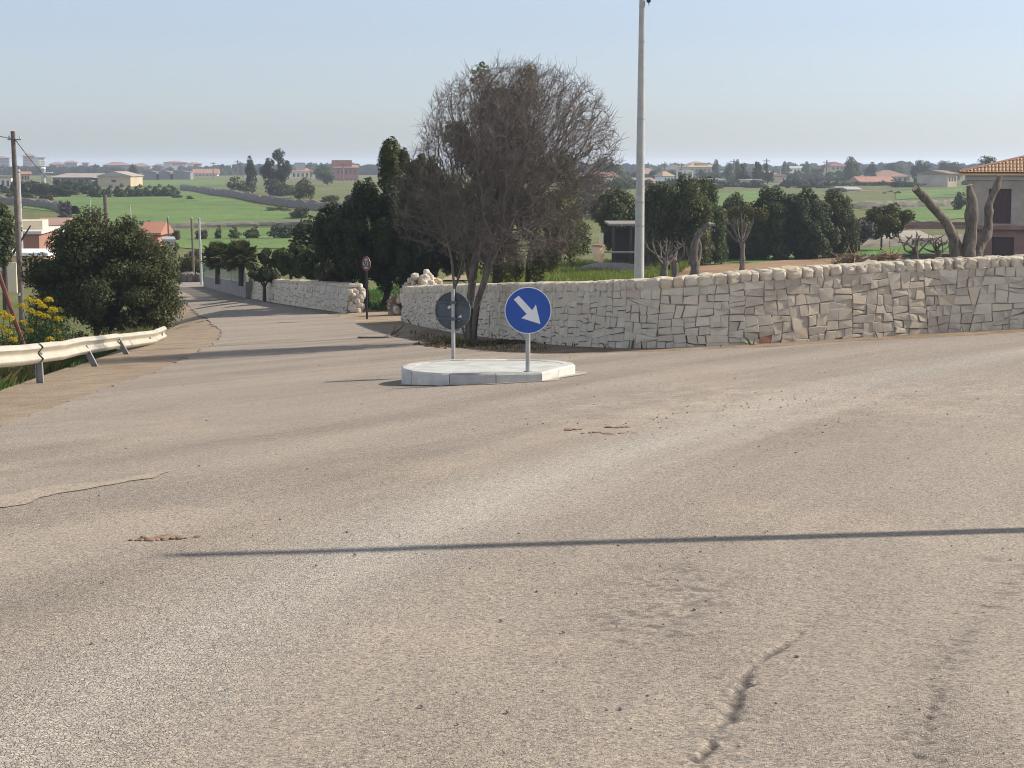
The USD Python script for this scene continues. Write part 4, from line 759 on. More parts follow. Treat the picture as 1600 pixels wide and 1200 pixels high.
# litter on the asphalt
rng = np.random.default_rng(71)
def clump(label, pts, s, m, seed):
    r = np.random.default_rng(seed); t = thing('mud_clod', label, 'clod', on(*pts[0])); b = on(*pts[0])
    for px, py in pts:
        for _ in range(7): v, f = rock(s * r.uniform(.5, 1.3) * np.array([1.3, .9, .35]), r, 1, .35); p = on(px, py) - b + [r.normal(0, s * 1.1), r.normal(0, s * .5), .028]; part('crumb', (rot(v, r.uniform(0, 6)) + p, f), m, t)
clump('crushed clod of reddish mud at the left tip of the pole shadow', [(232, 850), (246, 848), (258, 847), (268, 846)], .05, M['rubble'][2], 1)
clump('flat brown mud crumbs on the road right of the island front', [(890, 676), (925, 680), (950, 682), (966, 672), (968, 682)], .055, M['rubble'][2], 2)
n = 900; P = []
for k in range(n):
    px, py = rng.uniform(-20, 1620), 560 + 640 * rng.uniform(0, 1) ** 1.6
    if k % 2: px, py = rng.normal(1150, 170), rng.normal(640, 30)
    if py < 560: continue
    p = on(px, py, 5, 60)
    if isl.buffer(.1).contains(shapely.Point(p[0], p[1])) or not road_poly.contains(shapely.Point(p[0], p[1])): continue
    P.append(p)
mb = MB()
for p in P: v, f = rock(rng.choice([.006, .009, .013, .02], p=[.35, .35, .22, .08]) * np.array([1.2, 1, .7]), rng, 0, .2); mb.add(rot(v, rng.uniform(0, 6)) + p + [0, 0, .030], f)
tag(part('loose_gravel', mb.out(), M['chips']), 'loose gravel chips scattered over the road surface', 'gravel', kind='stuff')

# ------------------------------------------------------------------ near plants: palms, row of low trees, hedges
def fan_palm(label, px, base_py, Y, wpx, hpx, n, seed):
    r = np.random.default_rng(seed); b = put(px, Y); b[2] = at(px, base_py, Y)[2]; k = 1 / ppm(Y); W, H = wpx * k / 2, hpx * k; t = thing('fan_palm', label, 'palm', b)
    q = MB(); q.tube([[0, 0, -.4], [0, 0, H * .3], [.03, 0, H * .5]], [.11, .10, .08], 10, True, .3, seed); part('trunk', q.out(), M['bark_dark'], t, smooth=60)
    v, f, m0 = [], [], 0
    for i in range(n):
        a, e = r.uniform(0, 6.28), r.uniform(-.75, 1.45); d = np.array([math.cos(a) * math.cos(e), math.sin(a) * math.cos(e), math.sin(e)]); c = np.array([0, 0, H * .5]) + d * np.array([W * .66, W * .66, H * .40]) * r.uniform(.35, 1)
        u = np.cross(d, [0, 0, 1]); u /= np.linalg.norm(u); w = np.cross(u, d); R = .36 * r.uniform(.7, 1.2) * W
        for j in np.linspace(-1.15, 1.15, 13):
            x = d * math.cos(j) + u * math.sin(j); e1 = c + x * R - [0, 0, .12 * R * (1 + abs(j))]; y = np.cross(x, w) * .03 * R; v += [c, c + x * R * .55 + y, e1, c + x * R * .55 - y]; f += [[m0, m0 + 1, m0 + 2], [m0, m0 + 2, m0 + 3]]; m0 += 4
    part('crown', (np.array(v), np.array(f)), M['palm'], t)
fan_palm('darker bushy fan palm nearest the two bare roadside poles', 337, 428, 72, 62, 50, 190, 81)
fan_palm('yellowish bushy fan palm behind the green netting fence', 374, 430, 70, 72, 54, 210, 82)
def simple_tree(name, label, cat, px, base_py, Y, boxes, leaf, seed, n=6000, nb=40, size=.09, rb=None, trunk_h=None, forks=3, **kw):
    b = put(px, Y); b[2] = min(b[2], at(px, base_py, Y)[2]); e = env_px(boxes, Y, b); top = max(a[0][2] + a[1][2] for a in e); rr = rb or .33 * np.mean([a[1][0] for a in e])
    h = trunk_h or top * .8; return tree(name, label, cat, b, e, nb, rr, n, size, seed, simple_trunk(h, max(.08, .028 * top), seed, forks), leaf, **kw)
simple_tree('low_tree', 'leftmost dark low tree of the row behind the low stone wall', 'tree', 432, 434, 70, [(408, 386, 452, 424), (420, 392, 460, 430)], 'carob', 91, 9000, 40, .075)
simple_tree('low_tree', 'dark low tree with a clear forked stem behind the low stone wall', 'tree', 452, 436, 68, [(432, 384, 490, 425), (440, 392, 480, 432)], 'carob', 92, 10000, 40, .075)
simple_tree('low_tree', 'dense dark low tree next to the black conifer behind the low stone wall', 'tree', 492, 440, 64, [(468, 386, 535, 436), (480, 396, 545, 440)], 'carob', 93, 12000, 50, .07)
simple_tree('layered_tree', 'small layered light green tree poking above the row of low trees', 'tree', 482, 436, 72, [(472, 338, 488, 356), (464, 358, 496, 374), (462, 374, 510, 396), (488, 354, 508, 372)], 'scrub', 94, 4200, 40, .09, .35)
simple_tree('low_shrub', 'small reddish brown shrub at the foot of the black conifer', 'shrub', 520, 440, 60, [(500, 424, 545, 444)], 'dry_scrub', 95, 2600, 20, .06, .2)
simple_tree('low_shrub', 'pale yellow green shrub above the low stone wall right of the palms', 'shrub', 410, 436, 66, [(392, 414, 420, 436), (408, 420, 432, 438)], 'scrub', 96, 2600, 20, .07, .2)
simple_tree('low_shrub', 'pale scrub clump under the two bare roadside poles', 'shrub', 284, 436, 92, [(262, 410, 300, 432), (290, 408, 318, 424)], 'mustard', 97, 3200, 24, .09, .3)
simple_tree('low_shrub', 'dense green scrub spilling beside the far road edge', 'shrub', 262, 448, 84, [(248, 415, 276, 452)], 'scrub', 98, 3200, 24, .09, .3)
for k, (px, Y, bx, lf, lab) in enumerate([
    (975, 100, [(930, 305, 1000, 352), (940, 330, 1010, 385)], 'pine', 'dark olive tree behind the carport left of the tall pole'),
    (1045, 86, [(1008, 292, 1075, 345), (1030, 284, 1112, 345), (1005, 325, 1060, 402), (1050, 335, 1110, 400)], 'pine', 'tall dark tree rising before the right half of the carport beside the tall pole'),
    (1100, 98, [(1075, 288, 1120, 340), (1060, 320, 1130, 405), (1090, 350, 1140, 408)], 'carob', 'broad dark tree between the leaning stump and the vase shaped pollard'),
    (1140, 106, [(1112, 325, 1170, 402), (1125, 315, 1160, 350), (1110, 360, 1190, 406)], 'pine', 'low dark tree directly left behind the vase shaped pollard'),
    (1195, 104, [(1160, 318, 1230, 400), (1185, 306, 1240, 350), (1170, 350, 1250, 404)], 'carob', 'dark tree directly behind the vase shaped pollard'),
    (1255, 104, [(1222, 318, 1285, 398), (1240, 306, 1275, 350), (1230, 350, 1305, 400)], 'cypress', 'blackish bushy conifer in the middle of the dark hedge'),
    (1300, 106, [(1265, 316, 1330, 394), (1285, 308, 1335, 360), (1280, 350, 1345, 396)], 'pine', 'rightmost dark conifer of the hedge before the brown bush')]):
    simple_tree('hedge_tree', lab, 'tree', px, 400, Y, bx, lf, 101 + k, 30000, 90, .075, .46, flat=(.9, .9, 1.25), aspect=2.6, spread=.34, group='dark trees behind the pruned trunks')
simple_tree('spreading_shrub', 'olive brown spreading shrub on thin stems right of the dark hedge', 'shrub', 1380, 378, 118, [(1345, 330, 1412, 368), (1365, 326, 1425, 356)], 'mustard', 111, 6500, 46, .12, .5)
simple_tree('spreading_shrub', 'grey green low shrub between the dark hedge and the brown spreading shrub', 'shrub', 1345, 380, 116, [(1320, 346, 1360, 378)], 'grey_scrub', 112, 3500, 26, .12, .45)
simple_tree('spreading_shrub', 'dark cypress like shrub half hidden at the far left edge', 'shrub', 2, 405, 66, [(-26, 303, 9, 400), (-20, 340, 16, 405)], 'carob', 113, 7000, 40, .08, .4)

# ------------------------------------------------------------------ fennel, grass
def fennel(label, px, Y, tops, seed, fm='fennel_flower'):
    r = np.random.default_rng(seed); b = put(px, Y); t = thing('giant_fennel', label, 'fennel', b); st, lf = MB(), []
    root = np.array([0, 0, -.2])
    for (x, y, R) in tops:
        e = at(x, y, Y + r.uniform(-.7, .7)) - b; k = root + [r.normal(0, .12), r.normal(0, .12), 0]; p = smooth_line([k, k * .5 + e * .5 + [r.normal(0, .06), 0, .08], e], 7); st.tube(p, np.linspace(.014, .006, 7), 5, False)
        v, f = [], []
        rr = R * 1.25 / ppm(Y); n = 80; d = r.normal(size=(n, 3)); d /= np.linalg.norm(d, axis=1, keepdims=True); d[:, 2] = abs(d[:, 2]) * .9 - .15
        part('flower_head', leafquads(np.repeat(e + d * rr * .9, 7, 0) + r.normal(0, rr * .08, (n * 7, 3)), r.normal(size=(n * 7, 3)) + [0, 0, .6], rr * .17, r, 1.1), M[fm], t)
        for u in (.3, .5, .68): c = k + (e - k) * u; lf.append(c + r.normal(0, .13, (150, 3)))
    part('stems', st.out(), M['fennel'], t, smooth=60); lf = np.vstack(lf); part('leaves', leafquads(lf, r.normal(size=lf.shape), .014, r, 7.0), M['fennel'], t)
H = [(45, 470, 6), (36, 480, 6.5), (58, 474, 7), (76, 470, 6.5), (66, 480, 6), (48, 488, 6), (60, 492, 6), (82, 486, 6.5), (72, 496, 6), (90, 500, 6), (36, 506, 6), (55, 508, 6.5), (70, 510, 6), (88, 520, 6), (46, 518, 5.5), (62, 527, 6), (78, 532, 6), (94, 530, 5.5)]
fennel('largest yellow flowering fennel right of the leaning rusty post', 62, 33.5, [h for h in H if h[0] >= 44], 121)
fennel('small yellow fennel cluster just behind the leaning rusty post', 36, 34.5, [h for h in H if h[0] < 44] + [(26, 530, 5.5), (34, 540, 6)], 122)
fennel('yellow fennel at the far left edge beyond the rail', 8, 31.5, [(4, 492, 7), (14, 498, 7), (22, 505, 6), (2, 512, 6.5), (12, 520, 6), (20, 532, 6), (4, 538, 6)], 123)
fennel('greener fennel with lime flower heads against the big shrub', 88, 38, [(82, 484, 6), (92, 486, 6), (87, 496, 6), (98, 499, 5.5), (80, 492, 5.5)], 124, 'fennel_green')
def blades(name, label, polyg, n, h, m, seed, zoff=0.0, w=.012):
    r = np.random.default_rng(seed); poly = Polygon(polyg).buffer(0); x0, y0, x1, y1 = poly.bounds; x, y = r.uniform(x0, x1, n * 3), r.uniform(y0, y1, n * 3); shapely.prepare(poly); k = shapely.contains_xy(poly, x, y); x, y = x[k][:n], y[k][:n]
    den = meshkit.fbm(np.stack([x * .9, y * .9, 0 * x], -1), 3, seed); k = den > r.uniform(.25, .65, len(x)); x, y, den = x[k], y[k], den[k]; n = len(x); b = np.column_stack([x, y, G(x, y) + zoff - .02]); a = r.uniform(0, 6.28, n); hh = h * r.uniform(.4, 1.3, n) * (.4 + den)
    u = np.column_stack([np.cos(a), np.sin(a), 0 * a]) * (w * r.uniform(.6, 1.5, n))[:, None]; ln = r.normal(0, .35, (n, 3)) * hh[:, None]; ln[:, 2] = 0; up = np.array([0, 0, 1.0])
    v = np.stack([b - u, b + u, b + ln * .4 + up * (hh * .6)[:, None] + u * .6, b + ln + up * hh[:, None]], 1).reshape(-1, 3); i = np.arange(n)[:, None] * 4; f = np.hstack([i + [0, 1, 2], i + [0, 2, 3]]).reshape(-1, 3)
    tag(part(name, (v, f), M[m]), label, 'grass', kind='stuff')
blades('grass', 'short green tufts between the last posts of the guard rail', [(x - .22, y) for x, y in RAIL[3:]] + [(x - 1.4, y) for x, y in RAIL[:2:-1]], 16000, .16, 'blade', 138, .012, .006)
rl = RAIL; strip = [(x - .40, y) for x, y in rl if y > 15] ; back = [(x - 3.2, y) for x, y in rl[::-1] if y > 15]
blades('grass', 'rank green grass on the bank behind the guard rail', strip + back, 70000, .20, 'blade', 131, w=.006)
blades('grass', 'dry yellow grass stems along the bank behind the guard rail', strip + [(x - 2.4, y) for x, y in rl[::-1] if y > 15], 16000, .32, 'dry_blade', 132, w=.005)
blades('grass', 'bright green lawn of weeds between the two stone walls', pixpoly([(560, 484), (548, 462), (600, 452), (700, 452), (720, 484), (632, 490)]), 16000, .16, 'blade', 133, .016)
blades('grass', 'yellow green meadow grass behind the tall stone wall', pixpoly([(740, 422), (850, 416), (960, 413), (1080, 414), (1060, 432), (990, 445), (740, 447)]), 40000, .30, 'meadow_blade', 134, .03, .016)
foot = [tuple(p) for p in big_wall_path]; nrm = lambda d: [(x + (.0), y - d) for x, y in foot]
blades('weeds', 'weeds and tufts along the foot of the curved stone wall', nrm(.05) + nrm(.38)[::-1], 1500, .15, 'blade', 135, .02)
blades('weeds', 'dry leafy weeds round the foot of the bare tree', [tuple(on(*p)[:2]) for p in [(640, 520), (760, 540), (860, 549), (800, 553), (700, 544), (640, 530)]], 2200, .12, 'dry_blade', 136, .02)
lt = on(722, 541); r = np.random.default_rng(137); p = np.column_stack([lt[0] + r.normal(.1, .9, 2600), lt[1] + r.normal(.2, .5, 2600)]); k = np.array([road_poly.buffer(-.25).contains(shapely.Point(*q)) for q in p]); p = p[~k]
tag(part('fallen_leaves', leafquads(np.column_stack([p, G(p[:, 0], p[:, 1]) + .03]), r.normal(size=(len(p), 3)) * .35 + [0, 0, 1], .05, r, 1.5), M['dry_scrub']), 'brown fallen leaves littered below the bare tree', 'leaves', kind='stuff')
br = thing('fallen_branch', 'broken grey branch lying on the road edge left of the island', 'branch', on(618, 528)); b = on(618, 528)
for k, pts in enumerate([[(560, 530), (600, 530), (624, 526)], [(600, 530), (612, 524), (618, 518)], [(612, 525), (626, 521), (632, 516)]]):
    q = MB(); q.tube(smooth_line([on(*x) - b + [0, 0, .04 + .08 * (x[1] < 524)] for x in pts], 8), np.linspace(.022, .008, 8), 6, True, .2, k); part('twig' if k else 'stem', q.out(), M['bark'], br)

# ------------------------------------------------------------------ buildings
def house(name, label, px0, px1, eave, base, Y, depth, wall, roof=None, kind='gable', rpx=0, yaw=0.0, wins=(), cat='house', over=.35, ridge_x=True, extra=None, group=None):
    """px0..px1: width of the front in the picture at distance Y; eave, base: picture rows; wins: (u0, u1, v0, v1, side, material) in fractions of the wall."""
    k = 1 / ppm(Y); W = (px1 - px0) * k / max(.5, math.cos(yaw) + (depth * abs(math.sin(yaw)) * ppm(Y) / (px1 - px0) if yaw else 0) * .6); c = at((px0 + px1) / 2, base, Y); H = (base - eave) * k
    zg = min(float(G(c[0] + a, c[1] + b_)) for a in (-W / 2, 0, W / 2) for b_ in (0, depth)) - .5; dn = max(.4, c[2] - zg)
    t = thing(name, label, cat, c, yaw, group=group); q = MB(); q.box((-W / 2, 0, -dn), (W / 2, depth, H)); part('wall', q.out(), P_(wall) if isinstance(wall, str) else wall, t)
    for (u0, u1, v0, v1, side, m) in wins:
        q = MB(); pr = .04
        if side == 'f': q.box((-W / 2 + u0 * W, -pr, v0 * H), (-W / 2 + u1 * W, .1, v1 * H))
        elif side == 'r': q.box((W / 2 - .1, u0 * depth, v0 * H), (W / 2 + pr, u1 * depth, v1 * H))
        else: q.box((-W / 2 - pr, u0 * depth, v0 * H), (-W / 2 + .1, u1 * depth, v1 * H))
        part('window' if v0 > .05 else 'door', q.out(), P_(m), t)
    if roof:
        o, R = over, rpx * k; x0, x1, y0, y1 = -W / 2 - o, W / 2 + o, -o, depth + o; ym, rm = P_(roof), MB()
        if kind == 'flat': rm.box((x0, y0, H), (x1, y1, H + max(R, .15)))
        else:
            h = .14; ii = {'hip': min(W, depth) / 2 * .95, 'gable': 0.0}[kind]
            ridge = [(x0 + ii, depth / 2, H + R), (x1 - ii, depth / 2, H + R)] if ridge_x else [(0, y0 + ii, H + R), (0, y1 - ii, H + R)]
            e = [(x0, y0, H + .002), (x1, y0, H + .002), (x1, y1, H + .002), (x0, y1, H + .002)]; v = np.array(e + [(a, b_, z - h) for a, b_, z in e] + ridge)
            f = ([[0, 1, 9], [0, 9, 8], [1, 2, 9], [2, 3, 8], [2, 8, 9], [3, 0, 8]] if ridge_x else [[0, 1, 8], [1, 2, 9], [1, 9, 8], [2, 3, 9], [3, 0, 8], [3, 8, 9]]) + [[4, 6, 5], [4, 7, 6]]
            for a in range(4): b_ = (a + 1) % 4; f += [[a, a + 4, b_ + 4], [a, b_ + 4, b_]]
            rm.add(v, np.array(f))
        part('roof', rm.out(), ym, t)
    if extra: extra(t, W, depth, H)
    return t
def row(n, v0, v1, side='f', m='window', fill=.5, a=.06, b=.94): return [(a + (b - a) * (k + (1 - fill) / 2) / n, a + (b - a) * (k + (1 + fill) / 2) / n, v0, v1, side, m) for k in range(n)]
def grid(nx, ny, side='f', m='window', fill=.45): return [w_ for j in range(ny) for w_ in row(nx, (j + .3) / ny, (j + .75) / ny, side, m, fill)]
def box_on(name, m, u0, u1, z0, z1, d0=.1, d1=.9):
    def f(t, W, D, H): q = MB(); q.box((-W / 2 + u0 * W, d0 * D, H + z0), (-W / 2 + u1 * W, d1 * D, H + z1)); part(name, q.out(), P_(m), t)
    return f
YA = 1250
house('apartment_block', 'mauve apartment block at the left edge of the skyline', -12, 17, 247, 268, YA, 16, 'mauve', 'rust_roof', 'hip', 3, .3, grid(6, 5), 'apartment block', 1)
house('apartment_block', 'tallest mauve apartment block just right of the wooden pole', 36, 56, 244, 268, YA, 16, 'mauve', 'rust_roof', 'hip', 4, .3, grid(5, 5), 'apartment block', 1)
house('apartment_block', 'narrow block with a white side wall above the water tower', 58, 73, 247, 262, 1000, 12, 'pale', 'brown_roof', 'flat', 1, .55, grid(4, 4) + row(2, .2, .8, 'r'), 'apartment block', .4)
for k, (a, b, e, g, kk, w_, rf, lab) in enumerate([(76, 103, 257, 268, 4, 'pale', 'rust_roof', 'low red roofed block right of the water tower on the skyline'), (100, 122, 254, 268, 3, 'mauve', 'rose_roof', 'pinkish stepped block above the left end of the barn roof'), (128, 140, 255, 268, 1.5, 'mauve', 'rust_roof', 'small tower like block above the middle of the barn'),
      (140, 154, 261, 269, 2.5, 'pale', 'rose_roof', 'lowest small red roofed house of the left skyline'), (162, 206, 258, 269, 5, 'mauve', 'rust_roof', 'wide red hipped block above the barn gable'), (206, 237, 260, 269, 5, 'pale', 'rust_roof', 'red roofed block right of the dark tree on the left skyline'), (238, 264, 260, 270, 4, 'pale', 'rust_roof', 'red roofed block next to the cream apartment complex')]):
    house('apartment_block', lab, a, b, e, g, YA - 20 * k, 14, w_, rf, 'hip', kk, .25, grid(6, 2), 'apartment block', 1)
house('apartment_block', 'cream apartment complex with a bright sunlit end wall', 265, 296, 254, 268, 1050, 14, 'pale', 'terracotta', 'hip', 2.5, .5, grid(6, 4), 'apartment block', .6)
house('apartment_block', 'second cream block with a white end wall right of the cream complex', 300, 318, 256, 268, 1060, 12, 'cream', 'terracotta', 'hip', 2.5, .5, grid(4, 3), 'apartment block', .6)
house('long_house', 'long low house with a bright orange roof on the left skyline', 302, 340, 271, 279, 820, 9, 'pale', 'terracotta', 'gable', 7, .08, row(6, .2, .75), over=.6)
house('apartment_block', 'small mauve house between the orange roof and the eucalyptus trees', 341, 353, 261, 272, 1000, 10, 'mauve', 'plum_roof', 'flat', 1.5, .3, grid(3, 2), 'house', .4)
house('villa', 'villa with orange hipped roof and grey upper block right of the eucalyptus trees', 452, 494, 268, 279, 640, 10, 'cream', 'terracotta', 'hip', 7, .2, row(5, .25, .75), extra=box_on('upper_block', 'grey', .25, .62, .2, 3.0))
house('brick_house', 'unfinished red brick storeys above the black conifer', 521, 562, 262, 290, 560, 9, 'brick_red', 'terracotta', 'gable', 4, .2, grid(5, 2), extra=box_on('upper_storey', 'brick_red', .0, .75, 0, 2.2))
st = thing('water_tower', 'pale round water tower standing at the left end of the barn', 'water tower', at(68, 284, 480)); q = MB(); k = 1 / ppm(480); q.tube([[0, 0, -2], [0, 0, 20 * k]], 3.4 * k, 18); part('shaft', q.out(), P_('grey'), st, smooth=40); q = MB(); q.tube([[0, 0, 19.8 * k], [0, 0, 22 * k], [0, 0, 22.8 * k]], np.array([3.9, 3.9, 2.0]) * k, 18); part('tank_rim', q.out(), P_('white'), st, smooth=40)
q = MB(); q.box((2 * k, -.3, 13.5 * k), (14 * k, .3, 15 * k)); part('pipe_arm', q.out(), P_('white'), st)
house('barn', 'long grey roofed barn with a buff gable wall on the left hillside', 74, 152, 277, 287, 430, 16, 'shed', 'barnroof', 'gable', 6, -.25, row(6, .15, .7, 'f', 'window', .5), 'barn', .6)
house('barn', 'buff plastered gable annex at the right end of the long barn', 153, 204, 275, 290, 425, 14, 'buffwall', 'barnroof', 'gable', 7, .0, [(.42, .56, .35, .6, 'f', 'window')], 'barn', .3, False)
house('small_house', 'cream low wall house at the far left edge below the skyline blocks', -10, 20, 277, 298, 420, 8, 'pale', 'brown_roof', 'flat', 1.2, .2, row(3, .3, .75))
house('small_house', 'little orange roofed house right of the wooden pole', 30, 50, 272, 283, 450, 7, 'peach', 'terracotta', 'gable', 4, .3, row(3, .2, .7))
for k, (a, b, lab) in enumerate([(222, 246, 'left grey plastic greenhouse on the ridge'), (247, 268, 'middle grey plastic greenhouse on the ridge'), (269, 299, 'right grey plastic greenhouse below the cream complex')]):
    house('greenhouse', lab, a, b, 269, 280, 600, 14, 'shed', 'shed', 'gable', 2, .1, row(5, .05, .9, 'f', 'shed', .7), 'greenhouse', .1, False)
# near left
house('brick_house', 'brown brick house with a pale parapet behind the wooden pole', -30, 68, 366, 402, 96, 8, paint('rosebrick', (.30, .15, .11)), 'pale', 'flat', 2.5, .12, [(.42, .53, .2, .75, 'f', 'window'), (.2, .3, .1, .7, 'f', 'shed')], over=.15, extra=box_on('parapet', 'cream', .12, .96, .0, .62, .3, .6))
house('garden_building', 'peach plastered low building with a white flat roof behind the wooden pole', -34, 74, 400, 440, 84, 4, 'peach', 'white', 'flat', 4.5, .06, [(.5, .58, .25, .6, 'f', 'window'), (.695, .71, 0, 1, 'f', 'terracotta')], over=.12)
house('garden_wall', 'cream garden wall with a dark gate at the far left edge', -30, 26, 411, 442, 78, .25, 'cream', None, wins=[(.30, .62, .0, .6, 'f', 'shed'), (.62, .68, 0, 1.03, 'f', 'grey')], cat='wall')
house('small_house', 'steep orange tiled roof showing over the right of the big shrub', 224, 247, 364, 392, 120, 4, 'salmon', 'salmon', 'gable', 16, 0, [(.3, .6, .2, .7, 'f', 'window')], over=.25)
house('small_house', 'brown tiled low roof between the parapet and the big shrub', 58, 100, 352, 372, 112, 5, 'pale', 'rose_roof', 'gable', 10, .1, [(.55, .75, .2, .6, 'f', 'window')], over=.25)
house('stone_hut', 'grey flat topped hut at the end of the left road', 252, 278, 378, 410, 104, 4, 'stonewall', 'grey', 'flat', 1.5, .2, [(.3, .55, 0, .6, 'f', 'shed')], cat='hut', over=.05)
# right ridge
house('village_house', 'brown roofed house on the ridge just right of the bare crown', 925, 968, 276, 296, 420, 9, 'pale', 'rust_roof', 'gable', 7, .2, row(4, .25, .75))
house('village_house', 'low orange roofed outbuilding left of the tall pole', 940, 975, 299, 312, 330, 6, 'stonewall', 'terracotta', 'gable', 5, .2, row(3, .2, .7))
house('village_house', 'pink roofed house touching the right side of the tall pole', 1002, 1034, 272, 284, 520, 9, 'brick_red', 'rose_roof', 'hip', 9, .2, row(4, .2, .7))
house('village_house', 'lower pink roof below the pink roofed house by the tall pole', 996, 1034, 287, 302, 430, 9, 'grey', 'rose_roof', 'gable', 9, .35, row(3, .3, .75))
house('village_house', 'white walled house with an ochre hipped roof right of the tall pole', 1034, 1056, 275, 283, 480, 8, 'white', 'ochre_roof', 'hip', 7, .2, row(3, .2, .6))
house('village_house', 'dark hipped roof on the skyline left of the big ochre house', 1038, 1070, 265, 274, 760, 11, 'shed', 'dark_roof', 'hip', 8, .1, row(4, .2, .7))
house('village_house', 'big ochre house with a tall hipped roof on the skyline', 1072, 1124, 261, 274, 720, 13, 'ochre', 'ochre_roof', 'hip', 9, .25, row(6, .15, .75), extra=box_on('upper_storey', 'ochre', .35, .75, .0, 1.6))
house('village_house', 'pale flat roofed house right below the big ochre house', 1126, 1150, 269, 280, 560, 9, 'pale', 'white', 'flat', 1.2, .2, row(4, .25, .75))
house('village_house', 'long low pale house half sunk in trees below the ochre house', 1104, 1134, 281, 290, 430, 8, 'stonewall', 'white', 'flat', 1.2, .2, row(4, .1, .75))
house('village_house', 'small cream hut with a flat roof before the dark cypresses', 1169, 1190, 282, 294, 380, 6, 'cream', 'pale', 'flat', 1.6, .2, [(.25, .45, .35, .7, 'f', 'window')])
house('village_house', 'terracotta house with a pale sunlit gable right of the cypresses', 1198, 1222, 273, 285, 480, 9, 'salmon', 'rose_roof', 'gable', 6, .5, row(3, .2, .7))
house('village_house', 'pale gable wing of the terracotta house right of the cypresses', 1218, 1231, 275, 285, 470, 7, 'peach', 'rose_roof', 'gable', 3, .4, [(.35, .6, .3, .7, 'f', 'window')], ridge_x=False)
house('village_house', 'white walled house between two round trees on the right skyline', 1230, 1260, 263, 269, 700, 9, 'white', 'grey', 'gable', 3.5, .2, row(4, .2, .7))
house('village_house', 'plum roofed two storey house on the right skyline', 1294, 1330, 260, 274, 620, 10, 'stonewall', 'plum_roof', 'hip', 7, .2, grid(4, 2))
house('village_house', 'white terrace building below the plum roofed house', 1314, 1340, 270, 284, 520, 6, 'stonewall', 'white', 'flat', 1.4, .1, row(3, .1, .7))
house('village_house', 'wide house with a long red brown roof on the right ridge', 1362, 1424, 276, 284, 520, 10, 'pale', 'rust_roof', 'hip', 10, .1, row(6, .15, .75))
house('village_house', 'low house with orange roof and dark doors below the wide red brown roof', 1342, 1400, 284, 296, 430, 9, 'pale', 'terracotta', 'gable', 8, .1, row(6, .05, .75, 'f', 'window', .4))
house('village_house', 'grey roofless shed at the top of the right fields', 1312, 1346, 296, 314, 330, 7, 'shed', 'grey', 'gable', 4, .1, row(3, .05, .75))
house('village_house', 'pinkish stone lean to beside the grey shed', 1346, 1366, 300, 314, 325, 5, 'pink', 'rose_roof', 'flat', 1.2, .2, row(2, .05, .6))
house('village_house', 'yellow stone house left of the half built house', 1472, 1504, 271, 288, 360, 8, 'stonewall', 'brown_roof', 'gable', 5, .6, row(3, .3, .65) + row(2, .3, .65, 'r'))
pg = thing('pergola', 'white frame pergola beside the ochre roofed white house', 'pergola', at(1070, 280, 470)); k = 1 / ppm(470)
for x in (-12, -3, 3, 12): q = MB(); q.box(((x - 1) * k, -.2, -1), ((x + 1) * k, .2, 12 * k)); part('column', q.out(), P_('white'), pg)
for a, b in ((-13, -2), (2, 13)): q = MB(); q.box((a * k, -.3, 12 * k), (b * k, .3, 13.6 * k)); part('beam', q.out(), P_('white'), pg)
# half built two storey house at the right edge
Yh = 104.0; hb = at(1508, 400, Yh); hk = 1 / ppm(Yh); W, D = 11.0, 8.0; z = lambda py: at(1508, py, Yh)[2] - hb[2]
hh = thing('half_built_house', 'half built block house with golden tiled roof at the right edge', 'house', hb, -.25)
def wall_holes(z0, z1, holes, m, name):
    p = shapely.box(0, z0, W, z1)
    for a, b, c, d in holes: p = p.difference(shapely.box(a, c, b, d))
    v, f = ext(p, .3); v = np.column_stack([v[:, 0], .3 - v[:, 2], v[:, 1]]); part(name, (v, f), m, hh)
ux = lambda px: (px - 1508) * hk
o1, o2 = (ux(1541), ux(1575), z(349), z(295)), (ux(1548), ux(1581), z(404), z(370))
wall_holes(z(356.5), z(281), [o1], M['block'], 'upper_wall'); wall_holes(z(420), z(358), [o2], M['brick'], 'ground_wall')
for (a, b, c, d), nm in ((o1, 'shutter'), (o2, 'garage_door')):
    q = MB(); n_ = 5
    for j in range(n_): q.box((a + (b - a) * j / n_ + .01, .12, c), (a + (b - a) * (j + 1) / n_ - .01, .17, d))
    part(nm, q.out(), M['maroon'], hh)
q = MB(); q.box((-.03, .3, z(425)), (.27, D, z(281))); part('side_wall', q.out(), M['block'], hh)
q = MB(); q.box((.3, D - .3, z(425)), (W, D, z(281))); part('back_wall', q.out(), M['block'], hh)
q = MB(); q.box((-3.3, -.35, z(358)), (W, -.002, z(352))); q.box((-3.3, .0, z(358)), (-.04, 6, z(352.2))); part('floor_slab', q.out(), M['brick'], hh)
q = MB(); q.box((-.12, -.12, z(281)), (W, D + .1, z(271))); part('eaves_beam', q.out(), M['render'], hh)
R0, R1 = z(271) + .01, z(240); ov = .45; zr = lambda u: R0 + (R1 - R0) * u
